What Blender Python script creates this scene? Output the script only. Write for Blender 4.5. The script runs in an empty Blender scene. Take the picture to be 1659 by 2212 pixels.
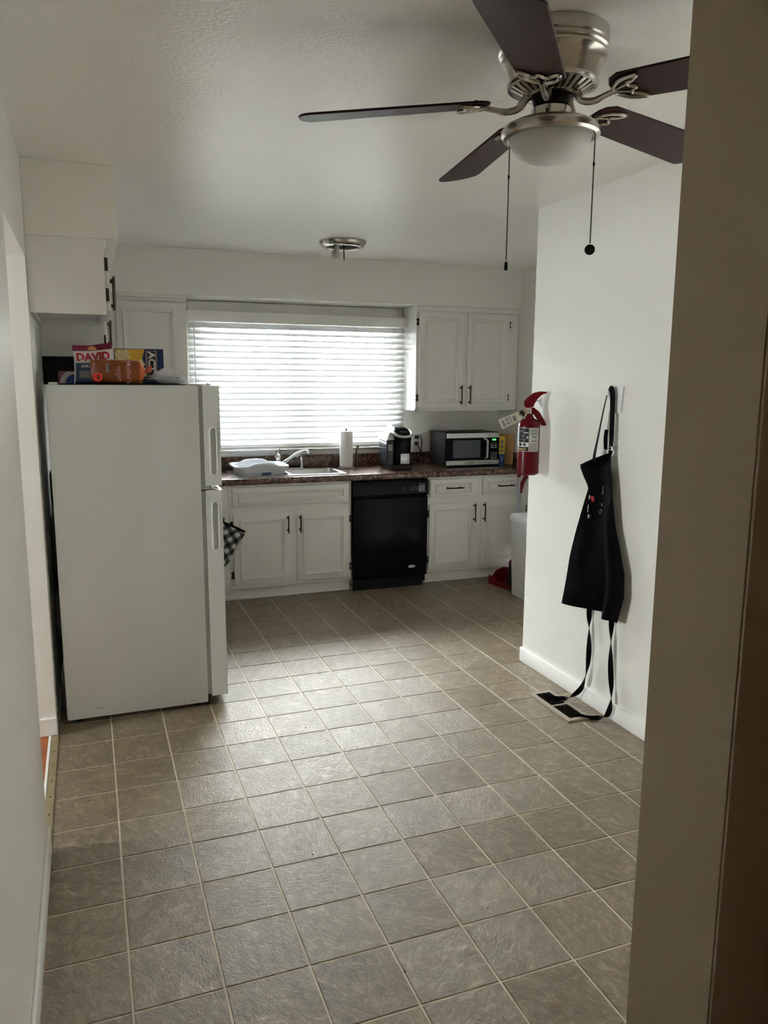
import bpy, bmesh, math, random
from mathutils import Matrix, Vector, noise

random.seed(7)
SC = bpy.context.scene
COL = SC.collection
R = math.radians
PI = math.pi

# ------------------------------------------------------------------ camera
cam = bpy.data.cameras.new('camera')
co = bpy.data.objects.new('camera', cam)
COL.objects.link(co)
SC.camera = co
RIGHT = Vector((0.935329, -0.353731, 0.005881))
FWD = Vector((0.349687, 0.921859, -0.167015))
UP = Vector((0.053657, 0.158270, 0.985937))
CAM = Vector((-0.02855, -3.42504, 1.56696))
co.matrix_world = Matrix(((RIGHT.x, UP.x, -FWD.x, CAM.x), (RIGHT.y, UP.y, -FWD.y, CAM.y),
                          (RIGHT.z, UP.z, -FWD.z, CAM.z), (0, 0, 0, 1)))
cam.sensor_fit = 'AUTO'
cam.sensor_width = 36.0
cam.lens = 1684.7 * 36.0 / 2212.0
cam.clip_start = 0.02
cam.clip_end = 100

# ------------------------------------------------------------------ world, light, exposure
world = bpy.data.worlds.new('overcast_sky')
SC.world = world
world.use_nodes = True
bg = world.node_tree.nodes['Background']
bg.inputs['Color'].default_value = (0.965, 0.985, 1.0, 1)
bg.inputs['Strength'].default_value = 54.0


def portal(name, loc, rot, sx, sy):
    l = bpy.data.lights.new(name, 'AREA')
    l.shape = 'RECTANGLE'
    l.size = sx
    l.size_y = sy
    l.cycles.is_portal = True
    o = bpy.data.objects.new(name, l)
    o.location = loc
    o.rotation_euler = rot
    COL.objects.link(o)
    return o


portal('kitchen_window_portal', (1.525, 2.70, 1.52), (R(-90), 0, 0), 1.66, 1.04)
portal('added_side_portal', (-3.30, -0.3, 1.5), (0, R(-90), 0), 1.0, .30)  # portal of the added side room window
portal('added_dining_portal', (2.36, -1.75, 1.35), (0, R(90), 0), 1.3, 1.2)  # portal of the added dining window

SC.view_settings.view_transform = 'Standard'
SC.view_settings.look = 'None'
SC.view_settings.gamma = 1.0
SC.view_settings.exposure = 1.36
SC.view_settings.use_curve_mapping = False
cy = SC.cycles
cy.use_denoising = True
cy.denoiser = 'OPENIMAGEDENOISE'
cy.max_bounces = 14
cy.diffuse_bounces = 8
cy.glossy_bounces = 5
cy.transmission_bounces = 8
cy.transparent_max_bounces = 12
cy.sample_clamp_indirect = 8.0
cy.caustics_reflective = False
cy.caustics_refractive = False
cy.blur_glossy = 1.0

# ------------------------------------------------------------------ materials
MATS = {}


def mat(name, col=(.8, .8, .8), rough=.5, metal=0.0, var=0.0, vscale=6.0, bump=0.0, bscale=60.0, spec=.5,
        trans=0.0, emit=None, alpha=1.0, coat=0.0, ior=1.45, aniso=None):
    if name in MATS:
        return MATS[name]
    m = bpy.data.materials.new(name)
    m.use_nodes = True
    nt = m.node_tree
    b = nt.nodes['Principled BSDF']
    b.inputs['Base Color'].default_value = (*col, 1)
    b.inputs['Roughness'].default_value = rough
    b.inputs['Metallic'].default_value = metal
    b.inputs['Specular IOR Level'].default_value = spec
    b.inputs['IOR'].default_value = ior
    b.inputs['Transmission Weight'].default_value = trans
    b.inputs['Alpha'].default_value = alpha
    b.inputs['Coat Weight'].default_value = coat
    if emit:
        b.inputs['Emission Color'].default_value = (*emit[:3], 1)
        b.inputs['Emission Strength'].default_value = emit[3]
    tc = nt.nodes.new('ShaderNodeTexCoord')
    if var > 0:
        n = nt.nodes.new('ShaderNodeTexNoise')
        n.inputs['Scale'].default_value = vscale
        n.inputs['Detail'].default_value = 4
        nt.links.new(tc.outputs['Object'], n.inputs['Vector'])
        r = nt.nodes.new('ShaderNodeMapRange')
        r.inputs['From Min'].default_value = .25
        r.inputs['From Max'].default_value = .75
        r.inputs['To Min'].default_value = 1 - var
        r.inputs['To Max'].default_value = 1 + var
        nt.links.new(n.outputs['Fac'], r.inputs['Value'])
        mx = nt.nodes.new('ShaderNodeVectorMath')
        mx.operation = 'SCALE'
        mx.inputs[0].default_value = col
        nt.links.new(r.outputs['Result'], mx.inputs['Scale'])
        nt.links.new(mx.outputs['Vector'], b.inputs['Base Color'])
    if bump > 0:
        n2 = nt.nodes.new('ShaderNodeTexNoise')
        n2.inputs['Scale'].default_value = bscale
        n2.inputs['Detail'].default_value = 3
        if aniso:
            mp = nt.nodes.new('ShaderNodeMapping')
            mp.inputs['Scale'].default_value = aniso
            nt.links.new(tc.outputs['Object'], mp.inputs['Vector'])
            nt.links.new(mp.outputs['Vector'], n2.inputs['Vector'])
        else:
            nt.links.new(tc.outputs['Object'], n2.inputs['Vector'])
        bp = nt.nodes.new('ShaderNodeBump')
        bp.inputs['Strength'].default_value = bump
        bp.inputs['Distance'].default_value = .01
        nt.links.new(n2.outputs['Fac'], bp.inputs['Height'])
        nt.links.new(bp.outputs['Normal'], b.inputs['Normal'])
    MATS[name] = m
    return m


mat('wall_paint', (.86, .85, .81), .42, bump=.10, bscale=90, var=.012, vscale=3)
mat('ceiling_paint', (.91, .90, .875), .30, bump=.16, bscale=70, var=.01, vscale=2)
mat('tan_wall', (.42, .34, .25), .5, bump=.10, bscale=60, var=.03, vscale=4)  # one even tan for the passage end and hall walls
mat('white_trim', (.85, .845, .82), .38, bump=.05, bscale=30, var=.015, vscale=8)
mat('cabinet_paint', (.82, .81, .78), .42, bump=.06, bscale=45, var=.015, vscale=9)
mat('appliance_white', (.69, .71, .70), .40, bump=.05, bscale=160, var=.01)
mat('gasket_grey', (.38, .38, .36), .6, var=.06)
mat('black_gloss', (.004, .0045, .006), .16, var=.1, spec=.10)
mat('black_satin', (.005, .005, .006), .38, var=.1, spec=.2)
mat('black_plastic', (.007, .007, .008), .45, bump=.04, bscale=200, var=.1, spec=.25)
mat('dark_bronze', (.030, .022, .018), .38, metal=.6, var=.15)
mat('bronze_brown', (.060, .032, .016), .38, metal=.5, var=.25, vscale=40)
mat('nickel', (.50, .47, .43), .24, metal=1.0, var=.04)
mat('chrome', (.75, .75, .76), .09, metal=1.0, var=.02)
mat('steel', (.60, .60, .60), .30, metal=1.0, var=.05, vscale=30)
mat('steel_brushed', (.55, .55, .55), .34, metal=1.0, var=.10, vscale=25)
mat('blade_wood', (.030, .012, .012), .40, var=.25, vscale=14, spec=.18)
mat('frosted_glass', (.78, .80, .79), .35, trans=.25, var=.01)
mat('apron_black', (.0022, .0022, .0024), .6, bump=.12, bscale=300, var=.15, spec=.025)
mat('strap_black', (.003, .003, .0035), .55, bump=.2, bscale=400, var=.1, spec=.08)
mat('red_paint', (.11, .002, .006), .22, var=.05, spec=.3)
mat('red_plastic', (.13, .004, .008), .38, var=.08, spec=.3)
mat('white_plastic', (.84, .85, .88), .35, var=.01)
mat('blue_white_plastic', (.84, .87, .92), .38, var=.01)
mat('paper_white', (.85, .85, .84), .9, bump=.25, bscale=120, var=.01)
mat('tag_paper', (.55, .50, .42), .8, var=.15, vscale=60)
mat('label_silver', (.50, .50, .50), .45, var=.06, vscale=40)
mat('label_white', (.82, .82, .80), .5, var=.02)
mat('ink_black', (.01, .01, .012), .5, var=.1)
mat('ink_gold', (.55, .38, .12), .5, var=.1)
mat('ink_grey', (.20, .20, .20), .5, var=.1)
mat('board_wood', (.46, .27, .12), .55, var=.15, vscale=14, bump=.05)
mat('box_yellow', (.75, .52, .05), .5, var=.05)
mat('box_blue', (.02, .06, .22), .4, var=.1)
mat('act_blue', (.012, .025, .11), .3, var=.3, vscale=18)
mat('act_yellow', (.72, .42, .04), .35, var=.25, vscale=22)
mat('popcorn', (.80, .66, .36), .6, var=.25, vscale=60, bump=.3, bscale=60)
mat('bag_maroon', (.15, .006, .03), .28, var=.15, vscale=20)
mat('bag_white', (.80, .77, .76), .3, var=.03, vscale=20)
mat('bag_blue', (.010, .045, .12), .3, var=.25, vscale=18)
mat('ink_red', (.40, .005, .02), .4, var=.05)
mat('ink_orange', (.75, .35, .14), .4, var=.1)
mat('ink_seed', (.20, .21, .21), .4, var=.3, vscale=50)
mat('bread_brown', (.24, .065, .018), .28, var=.35, vscale=16, bump=.5, bscale=26, coat=.3)
mat('bread_orange', (.50, .085, .015), .30, var=.3, vscale=20, bump=.5, bscale=40)
mat('sticker_red', (.95, .06, .04), .5, var=.02)
mat('ink_pink', (.62, .40, .42), .5, var=.05)
mat('box_mauve', (.22, .09, .10), .4, var=.1)
mat('box_round_blue', (.02, .09, .36), .3, var=.1)
mat('vent_tan', (.36, .30, .245), .42, metal=.25, var=.06)
mat('vent_dark', (.012, .011, .010), .6, var=.1)
mat('strip_metal', (.42, .35, .22), .35, metal=.7, var=.15, vscale=30)
mat('wood_orange', (.32, .085, .022), .35, var=.25, vscale=18)
mat('wood_dull', (.16, .10, .06), .4, var=.2, vscale=10)
mat('louver_dark', (.05, .042, .034), .5, metal=.2, var=.1)
mat('grout', (.62, .55, .44), .6, var=.08, vscale=12)
mat('dirt', (.02, .015, .01), .9, var=.2)
mat('smoke_plastic', (.035, .04, .05), .12, trans=.2, var=.05, spec=.4)
mat('mw_glass', (.075, .085, .11), .12, var=.05)
mat('mw_green', (.05, .5, .08), .4, emit=(.15, .9, .2, .9))
mat('pole_grey', (.42, .45, .50), .35, metal=.3, var=.04)
mat('bristle', (.035, .03, .028), .8, bump=.6, bscale=250, var=.3, vscale=80)
mat('bulb_glass', (.80, .80, .80), .2, trans=.45, var=.01)
mat('dw_print', (.10, .11, .13), .4, var=.1)
mat('grease_grey', (.34, .33, .32), .7, var=.1)


def slat_material():
    m = bpy.data.materials.new('blind_slat')
    m.use_nodes = True
    nt = m.node_tree
    b = nt.nodes['Principled BSDF']
    b.inputs['Base Color'].default_value = (.78, .785, .785, 1)
    b.inputs['Roughness'].default_value = .4
    t = nt.nodes.new('ShaderNodeBsdfTranslucent')
    t.inputs['Color'].default_value = (.86, .87, .86, 1)
    n = nt.nodes.new('ShaderNodeTexNoise')
    n.inputs['Scale'].default_value = 9
    rr = nt.nodes.new('ShaderNodeMapRange')
    rr.inputs['To Min'].default_value = .045
    rr.inputs['To Max'].default_value = .065
    nt.links.new(n.outputs['Fac'], rr.inputs['Value'])
    mx = nt.nodes.new('ShaderNodeMixShader')
    nt.links.new(rr.outputs['Result'], mx.inputs['Fac'])
    nt.links.new(b.outputs['BSDF'], mx.inputs[1])
    nt.links.new(t.outputs['BSDF'], mx.inputs[2])
    nt.links.new(mx.outputs['Shader'], nt.nodes['Material Output'].inputs['Surface'])
    MATS['blind_slat'] = m


def shade_material():
    m = bpy.data.materials.new('added_shade')  # translucent cloth for the added dining window, softens its light
    m.use_nodes = True
    nt = m.node_tree
    d = nt.nodes.new('ShaderNodeBsdfDiffuse')
    d.inputs['Color'].default_value = (.70, .68, .62, 1)
    t = nt.nodes.new('ShaderNodeBsdfTranslucent')
    t.inputs['Color'].default_value = (.80, .795, .78, 1)
    w = nt.nodes.new('ShaderNodeTexWave')
    w.inputs['Scale'].default_value = 60
    r_ = nt.nodes.new('ShaderNodeMapRange')
    r_.inputs['To Min'].default_value = .30
    r_.inputs['To Max'].default_value = .38
    nt.links.new(w.outputs['Fac'], r_.inputs['Value'])
    mx = nt.nodes.new('ShaderNodeMixShader')
    nt.links.new(r_.outputs['Result'], mx.inputs['Fac'])
    nt.links.new(d.outputs['BSDF'], mx.inputs[1])
    nt.links.new(t.outputs['BSDF'], mx.inputs[2])
    nt.links.new(mx.outputs['Shader'], nt.nodes['Material Output'].inputs['Surface'])
    MATS['added_shade'] = m


def glass_material():
    m = bpy.data.materials.new('pane_glass')
    m.use_nodes = True
    nt = m.node_tree
    g = nt.nodes.new('ShaderNodeBsdfGlossy')
    g.inputs['Roughness'].default_value = .02
    t = nt.nodes.new('ShaderNodeBsdfTransparent')
    t.inputs['Color'].default_value = (.95, .97, .96, 1)
    f = nt.nodes.new('ShaderNodeFresnel')
    f.inputs['IOR'].default_value = 1.45
    mx = nt.nodes.new('ShaderNodeMixShader')
    nt.links.new(f.outputs['Fac'], mx.inputs['Fac'])
    nt.links.new(t.outputs['BSDF'], mx.inputs[1])
    nt.links.new(g.outputs['BSDF'], mx.inputs[2])
    nt.links.new(mx.outputs['Shader'], nt.nodes['Material Output'].inputs['Surface'])
    MATS['pane_glass'] = m


def film_material():
    m = bpy.data.materials.new('plastic_film')
    m.use_nodes = True
    nt = m.node_tree
    b = nt.nodes['Principled BSDF']
    b.inputs['Base Color'].default_value = (.93, .94, .96, 1)
    b.inputs['Roughness'].default_value = .25
    b.inputs['Subsurface Weight'].default_value = .0
    t = nt.nodes.new('ShaderNodeBsdfTransparent')
    mx = nt.nodes.new('ShaderNodeMixShader')
    n = nt.nodes.new('ShaderNodeTexNoise')
    n.inputs['Scale'].default_value = 30
    rr = nt.nodes.new('ShaderNodeMapRange')
    rr.inputs['To Min'].default_value = .0
    rr.inputs['To Max'].default_value = .22
    bp = nt.nodes.new('ShaderNodeBump')
    bp.inputs['Strength'].default_value = .6
    bp.inputs['Distance'].default_value = .01
    nt.links.new(n.outputs['Fac'], rr.inputs['Value'])
    nt.links.new(n.outputs['Fac'], bp.inputs['Height'])
    nt.links.new(bp.outputs['Normal'], b.inputs['Normal'])
    nt.links.new(rr.outputs['Result'], mx.inputs['Fac'])
    tl = nt.nodes.new('ShaderNodeBsdfTranslucent')
    tl.inputs['Color'].default_value = (.95, .96, .98, 1)
    m2 = nt.nodes.new('ShaderNodeMixShader')
    m2.inputs['Fac'].default_value = .45
    nt.links.new(b.outputs['BSDF'], m2.inputs[1])
    nt.links.new(tl.outputs['BSDF'], m2.inputs[2])
    nt.links.new(m2.outputs['Shader'], mx.inputs[1])
    nt.links.new(t.outputs['BSDF'], mx.inputs[2])
    nt.links.new(mx.outputs['Shader'], nt.nodes['Material Output'].inputs['Surface'])
    MATS['plastic_film'] = m


def granite_material():
    m = bpy.data.materials.new('granite_laminate')
    m.use_nodes = True
    nt = m.node_tree
    b = nt.nodes['Principled BSDF']
    tc = nt.nodes.new('ShaderNodeTexCoord')
    n = nt.nodes.new('ShaderNodeTexNoise')
    n.inputs['Scale'].default_value = 55
    n.inputs['Detail'].default_value = 6
    n.inputs['Roughness'].default_value = .7
    nt.links.new(tc.outputs['Object'], n.inputs['Vector'])
    r = nt.nodes.new('ShaderNodeValToRGB')
    e = r.color_ramp.elements
    e[0].position = .36
    e[0].color = (.018, .010, .008, 1)
    e[1].position = .66
    e[1].color = (.30, .19, .15, 1)
    x = r.color_ramp.elements.new(.5)
    x.color = (.105, .055, .042, 1)
    nt.links.new(n.outputs['Fac'], r.inputs['Fac'])
    nt.links.new(r.outputs['Color'], b.inputs['Base Color'])
    b.inputs['Roughness'].default_value = .24
    MATS['granite'] = m


def tile_material(name, random_per_object=True):
    m = bpy.data.materials.new(name)
    m.use_nodes = True
    nt = m.node_tree
    N = nt.nodes.new
    L = nt.links.new
    b = nt.nodes['Principled BSDF']
    tc = N('ShaderNodeTexCoord')
    oi = N('ShaderNodeObjectInfo')
    vr = N('ShaderNodeVectorRotate')
    vr.rotation_type = 'Z_AXIS'
    mul = N('ShaderNodeMath')
    mul.operation = 'MULTIPLY'
    mul.inputs[1].default_value = 6.283
    L(oi.outputs['Random'], mul.inputs[0])
    L(tc.outputs['Object'], vr.inputs['Vector'])
    L(mul.outputs[0], vr.inputs['Angle'])
    off = N('ShaderNodeVectorMath')
    off.operation = 'MULTIPLY_ADD'
    off.inputs[1].default_value = (1, 1, 1)
    L(vr.outputs['Vector'], off.inputs[0])
    cmb = N('ShaderNodeCombineXYZ')
    m2 = N('ShaderNodeMath')
    m2.operation = 'MULTIPLY'
    m2.inputs[1].default_value = 57.0
    L(oi.outputs['Random'], m2.inputs[0])
    L(m2.outputs[0], cmb.inputs['X'])
    L(m2.outputs[0], cmb.inputs['Z'])
    L(cmb.outputs['Vector'], off.inputs[2])
    mp = N('ShaderNodeMapping')
    mp.inputs['Scale'].default_value = (14, 25, 14)
    L(off.outputs['Vector'], mp.inputs['Vector'])
    n = N('ShaderNodeTexNoise')           # slate streaks
    n.inputs['Scale'].default_value = 1.0
    n.inputs['Detail'].default_value = 12
    n.inputs['Roughness'].default_value = .78
    n.inputs['Distortion'].default_value = 1.3
    L(mp.outputs['Vector'], n.inputs['Vector'])
    r = N('ShaderNodeValToRGB')
    e = r.color_ramp.elements
    e[0].position = .34
    e[0].color = (.128, .092, .056, 1)
    e[1].position = .70
    e[1].color = (.44, .36, .25, 1)
    x = r.color_ramp.elements.new(.53)
    x.color = (.215, .166, .110, 1)
    L(n.outputs['Fac'], r.inputs['Fac'])
    n4 = N('ShaderNodeTexNoise')          # pale flecks and pits
    n4.inputs['Scale'].default_value = 4.2
    n4.inputs['Detail'].default_value = 8
    n4.inputs['Roughness'].default_value = .75
    n4.inputs['Distortion'].default_value = .6
    L(mp.outputs['Vector'], n4.inputs['Vector'])
    fr_ = N('ShaderNodeMapRange')
    fr_.inputs['From Min'].default_value = .54
    fr_.inputs['From Max'].default_value = .74
    fr_.inputs['To Max'].default_value = .6
    L(n4.outputs['Fac'], fr_.inputs['Value'])
    mixc = N('ShaderNodeMix')
    mixc.data_type = 'RGBA'
    L(fr_.outputs['Result'], mixc.inputs[0])
    L(r.outputs['Color'], mixc.inputs[6])
    mixc.inputs[7].default_value = (.52, .44, .32, 1)
    hs = N('ShaderNodeHueSaturation')
    mr = N('ShaderNodeMapRange')
    mr.inputs['To Min'].default_value = .93
    mr.inputs['To Max'].default_value = 1.07
    L(oi.outputs['Random'], mr.inputs['Value'])
    L(mr.outputs['Result'], hs.inputs['Value'])
    L(mixc.outputs[2], hs.inputs['Color'])
    L(hs.outputs['Color'], b.inputs['Base Color'])
    n3 = N('ShaderNodeTexNoise')
    n3.inputs['Scale'].default_value = 2.8
    n3.inputs['Detail'].default_value = 7
    n3.inputs['Roughness'].default_value = .62
    n3.inputs['Distortion'].default_value = 2.2
    L(mp.outputs['Vector'], n3.inputs['Vector'])
    bp = N('ShaderNodeBump')
    bp.inputs['Strength'].default_value = .62
    bp.inputs['Distance'].default_value = .0045
    L(n3.outputs['Fac'], bp.inputs['Height'])
    L(bp.outputs['Normal'], b.inputs['Normal'])
    b.inputs['Roughness'].default_value = .33
    b.inputs['Specular IOR Level'].default_value = .5
    MATS[name] = m


def plaid_material():
    m = bpy.data.materials.new('plaid_cloth')
    m.use_nodes = True
    nt = m.node_tree
    N = nt.nodes.new
    L = nt.links.new
    b = nt.nodes['Principled BSDF']
    b.inputs['Roughness'].default_value = .9
    tc = N('ShaderNodeTexCoord')
    mp = N('ShaderNodeMapping')
    mp.inputs['Rotation'].default_value = (0, R(27), 0)
    L(tc.outputs['Object'], mp.inputs['Vector'])
    sp = N('ShaderNodeSeparateXYZ')
    L(mp.outputs['Vector'], sp.inputs[0])
    outs = []
    for ax in ('X', 'Z'):
        a = N('ShaderNodeMath'); a.operation = 'MULTIPLY'; a.inputs[1].default_value = 17.0
        L(sp.outputs[ax], a.inputs[0])
        f = N('ShaderNodeMath'); f.operation = 'FRACT'
        L(a.outputs[0], f.inputs[0])
        g = N('ShaderNodeMath'); g.operation = 'GREATER_THAN'; g.inputs[1].default_value = .5
        L(f.outputs[0], g.inputs[0])
        outs.append(g)
    s = N('ShaderNodeMath'); s.operation = 'ADD'
    L(outs[0].outputs[0], s.inputs[0])
    L(outs[1].outputs[0], s.inputs[1])
    h = N('ShaderNodeMath'); h.operation = 'MULTIPLY'; h.inputs[1].default_value = .5
    L(s.outputs[0], h.inputs[0])
    r = N('ShaderNodeValToRGB')
    r.color_ramp.interpolation = 'CONSTANT'
    e = r.color_ramp.elements
    e[0].position = 0
    e[0].color = (.012, .012, .013, 1)
    e[1].position = .4
    e[1].color = (.12, .12, .12, 1)
    x = r.color_ramp.elements.new(.9)
    x.color = (.62, .61, .60, 1)
    L(h.outputs[0], r.inputs['Fac'])
    L(r.outputs['Color'], b.inputs['Base Color'])
    MATS['plaid'] = m


slat_material()
shade_material()
glass_material()
film_material()
granite_material()
tile_material('slate_tile')
plaid_material()

# ------------------------------------------------------------------ mesh helpers
WM = {}          # object name -> world matrix of the thing it belongs to


def tag(o, label=None, cat=None, group=None, kind=None):
    if label:
        o['label'] = label
    if cat:
        o['category'] = cat
    if group:
        o['group'] = group
    if kind:
        o['kind'] = kind
    return o


def thing(name, label, cat, loc=(0, 0, 0), rz=0.0, group=None, kind=None):
    o = bpy.data.objects.new(name, None)
    o.empty_display_size = .05
    COL.objects.link(o)
    o.location = loc
    o.rotation_euler = (0, 0, rz)
    WM[o.name] = Matrix.Translation(Vector(loc)) @ Matrix.Rotation(rz, 4, 'Z')
    return tag(o, label, cat, group, kind)


def finish(me, smooth=32):
    for p in me.polygons:
        p.use_smooth = True
    me.set_sharp_from_angle(angle=R(smooth))


def obj(name, bm, m, parent=None, smooth=32, label=None, cat=None, group=None, kind=None, local=False):
    """links a bmesh (in world coordinates, or in the thing's own when local) as one mesh object"""
    if isinstance(bm, bpy.types.Mesh):
        me = bm
    else:
        bmesh.ops.recalc_face_normals(bm, faces=bm.faces)
        me = bpy.data.meshes.new(name)
        bm.to_mesh(me)
        bm.free()
    ms = m if isinstance(m, (list, tuple)) else [m]
    for k in ms:
        me.materials.append(MATS[k])
    finish(me, smooth)
    o = bpy.data.objects.new(name, me)
    COL.objects.link(o)
    if parent is not None:
        w = WM[parent.name]
        if not local:
            me.transform(w.inverted())
        o.parent = parent
        WM[o.name] = w
    else:
        xs = [v.co for v in me.vertices]
        c = Vector(((min(v.x for v in xs) + max(v.x for v in xs)) / 2,
                    (min(v.y for v in xs) + max(v.y for v in xs)) / 2, min(v.z for v in xs)))
        me.transform(Matrix.Translation(-c))
        o.location = c
        WM[o.name] = Matrix.Translation(c)
    return tag(o, label, cat, group, kind)


def copy_tree(o, parent=None):
    c = o.copy()
    COL.objects.link(c)
    if parent:
        c.parent = parent
    for ch in list(o.children):
        copy_tree(ch, c)
    return c


def B():
    return bmesh.new()


def box(bm, x0, x1, y0, y1, z0, z1, bev=0.0, seg=2, M=None):
    co = [(x0, y0, z0), (x1, y0, z0), (x1, y1, z0), (x0, y1, z0), (x0, y0, z1), (x1, y0, z1), (x1, y1, z1), (x0, y1, z1)]
    vs = [bm.verts.new(M @ Vector(c) if M else c) for c in co]
    fs = [bm.faces.new([vs[i] for i in f]) for f in
          ((0, 3, 2, 1), (4, 5, 6, 7), (0, 1, 5, 4), (1, 2, 6, 5), (2, 3, 7, 6), (3, 0, 4, 7))]
    if bev > 0:
        es = list({e for f in fs for e in f.edges})
        bmesh.ops.bevel(bm, geom=es, offset=bev, segments=seg, affect='EDGES', profile=.5)
    return bm


def bx(*a, **k):
    return box(B(), *a, **k)


def ring_pts(c, u, v, ru, rv, seg):
    return [c + u * (ru * math.cos(2 * PI * i / seg)) + v * (rv * math.sin(2 * PI * i / seg)) for i in range(seg)]


def loft(bm, rings, caps=True, closed=False):
    rv = [[bm.verts.new(p) for p in r] for r in rings]
    n = len(rv[0])
    m = len(rv)
    for i in range(m if closed else m - 1):
        a, b = rv[i], rv[(i + 1) % m]
        for k in range(n):
            bm.faces.new((a[k], a[(k + 1) % n], b[(k + 1) % n], b[k]))
    if caps and not closed:
        bm.faces.new(list(reversed(rv[0])))
        bm.faces.new(rv[-1])
    return bm


def tube(bm, pts, r, seg=8, closed=False, flat=1.0, up=None):
    pts = [Vector(p) for p in pts]
    n = len(pts)
    rs = r if isinstance(r, (list, tuple)) else [r] * n
    rings = []
    prev = None
    for i in range(n):
        if closed:
            t = pts[(i + 1) % n] - pts[i - 1]
        else:
            t = pts[min(i + 1, n - 1)] - pts[max(i - 1, 0)]
        t.normalize()
        if prev is None:
            a = Vector(up) if up else (Vector((0, 0, 1)) if abs(t.z) < .9 else Vector((1, 0, 0)))
            u = (a - t * a.dot(t)).normalized()
        else:
            u = (prev - t * prev.dot(t)).normalized()
        prev = u
        v = t.cross(u)
        rings.append(ring_pts(pts[i], u, v, rs[i], rs[i] * flat, seg))
    return loft(bm, rings, caps=True, closed=closed)


def cyl(bm, p0, p1, r0, r1=None, seg=20):
    p0, p1 = Vector(p0), Vector(p1)
    r1 = r0 if r1 is None else r1
    t = (p1 - p0).normalized()
    a = Vector((0, 0, 1)) if abs(t.z) < .9 else Vector((1, 0, 0))
    u = (a - t * a.dot(t)).normalized()
    v = t.cross(u)
    return loft(bm, [ring_pts(p0, u, v, r0, r0, seg), ring_pts(p1, u, v, r1, r1, seg)])


def lathe(bm, prof, c=(0, 0, 0), seg=32, M=None, caps=True):
    c = Vector(c)
    rings = []
    for r, z in prof:
        rr = max(r, 1e-4)
        ring = [Vector((rr * math.cos(2 * PI * i / seg), rr * math.sin(2 * PI * i / seg), z)) for i in range(seg)]
        rings.append([(M @ p if M else p) + c for p in ring])
    return loft(bm, rings, caps=caps)


def prism(bm, pts, d, M):
    """2-D outline (x, y) extruded by d along local +z, placed with M"""
    a = [bm.verts.new(M @ Vector((x, y, 0))) for x, y in pts]
    b = [bm.verts.new(M @ Vector((x, y, d))) for x, y in pts]
    n = len(pts)
    bm.faces.new(list(reversed(a)))
    bm.faces.new(b)
    for i in range(n):
        bm.faces.new((a[i], a[(i + 1) % n], b[(i + 1) % n], b[i]))
    return bm


def spline(pts, n=6):
    """Catmull-Rom through 3-D points"""
    P = [Vector(p) for p in pts]
    out = []
    for i in range(len(P) - 1):
        p0, p1, p2, p3 = P[max(i - 1, 0)], P[i], P[i + 1], P[min(i + 2, len(P) - 1)]
        for k in range(n):
            t = k / n
            out.append(.5 * ((2 * p1) + (p2 - p0) * t + (2 * p0 - 5 * p1 + 4 * p2 - p3) * t * t + (3 * p1 - p0 - 3 * p2 + p3) * t ** 3))
    out.append(P[-1])
    return out


def rrect(x0, x1, y0, y1, r, n=5):
    o = []
    for cx, cy_, a0 in ((x1 - r, y1 - r, 0), (x0 + r, y1 - r, 90), (x0 + r, y0 + r, 180), (x1 - r, y0 + r, 270)):
        for i in range(n + 1):
            a = R(a0 + 90 * i / n)
            o.append((cx + r * math.cos(a), cy_ + r * math.sin(a)))
    return o


def holed(bm, outer, holes, f):
    """flat face with holes; f maps 2-D to 3-D"""
    es = []
    loops = []
    for lp in [outer] + holes:
        vs = [bm.verts.new(f(*p)) for p in lp]
        loops.append(vs)
        for i in range(len(vs)):
            es.append(bm.edges.new((vs[i], vs[(i + 1) % len(vs)])))
    bmesh.ops.triangle_fill(bm, edges=es, use_beauty=True)
    return loops


def frame_xz(y):          # faces -y
    return Matrix(((1, 0, 0, 0), (0, 0, -1, y), (0, 1, 0, 0), (0, 0, 0, 1)))


def text(s, size, bold=0.0, depth=.0006, align='CENTER', space=1.0):
    c = bpy.data.curves.new('t', 'FONT')
    c.body = s
    c.size = size
    c.offset = bold
    c.extrude = depth / 2
    c.align_x = align
    c.align_y = 'CENTER'
    c.space_character = space
    c.resolution_u = 3
    o = bpy.data.objects.new('t', c)
    COL.objects.link(o)
    dg = bpy.context.evaluated_depsgraph_get()
    me = bpy.data.meshes.new_from_object(o.evaluated_get(dg))
    bpy.data.objects.remove(o)
    bpy.data.curves.remove(c)
    me.materials.clear()
    return me


def text_obj(name, s, size, m, M, parent, bold=0.0, squash=1.0, depth=.0006, space=1.0, fn=None):
    me = text(s, size, bold, depth, space=space)
    if squash != 1.0:
        me.transform(Matrix.Diagonal((squash, 1, 1, 1)))
    me.transform(M)
    if fn:
        for v in me.vertices:
            v.co = fn(v.co)
    return obj(name, me, m, parent)


def struct(name, bm, m, label, cat, parent=None):
    return obj(name, bm, m, parent, label=label if parent is None else None, cat=cat if parent is None else None,
               kind='structure' if parent is None else None)


# ------------------------------------------------------------------ the room shell
XL, XR, XK = -0.228, 2.207, 3.27          # left wall, dining right wall, kitchen right wall
YN, YF, YC = -2.63, 2.52, 0.246           # near wall, far wall, convex corner of the right wall
ZC = 2.44
JY = 0.135                                 # far jamb of the opening in the left wall
NY = -0.78                                 # near end of that opening

bm = B()
box(bm, XL, XR + .12, YN - .145, YC, -.06, -.0022)
box(bm, XL, XK, YC, YF, -.06, -.0022)
floor = struct('floor', bm, 'grout', 'stone-look tile floor with pale grout lines', 'floor')
TS = 0.2286
GAP = .0062
full = None
clip_bm = B()
rects = []


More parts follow.
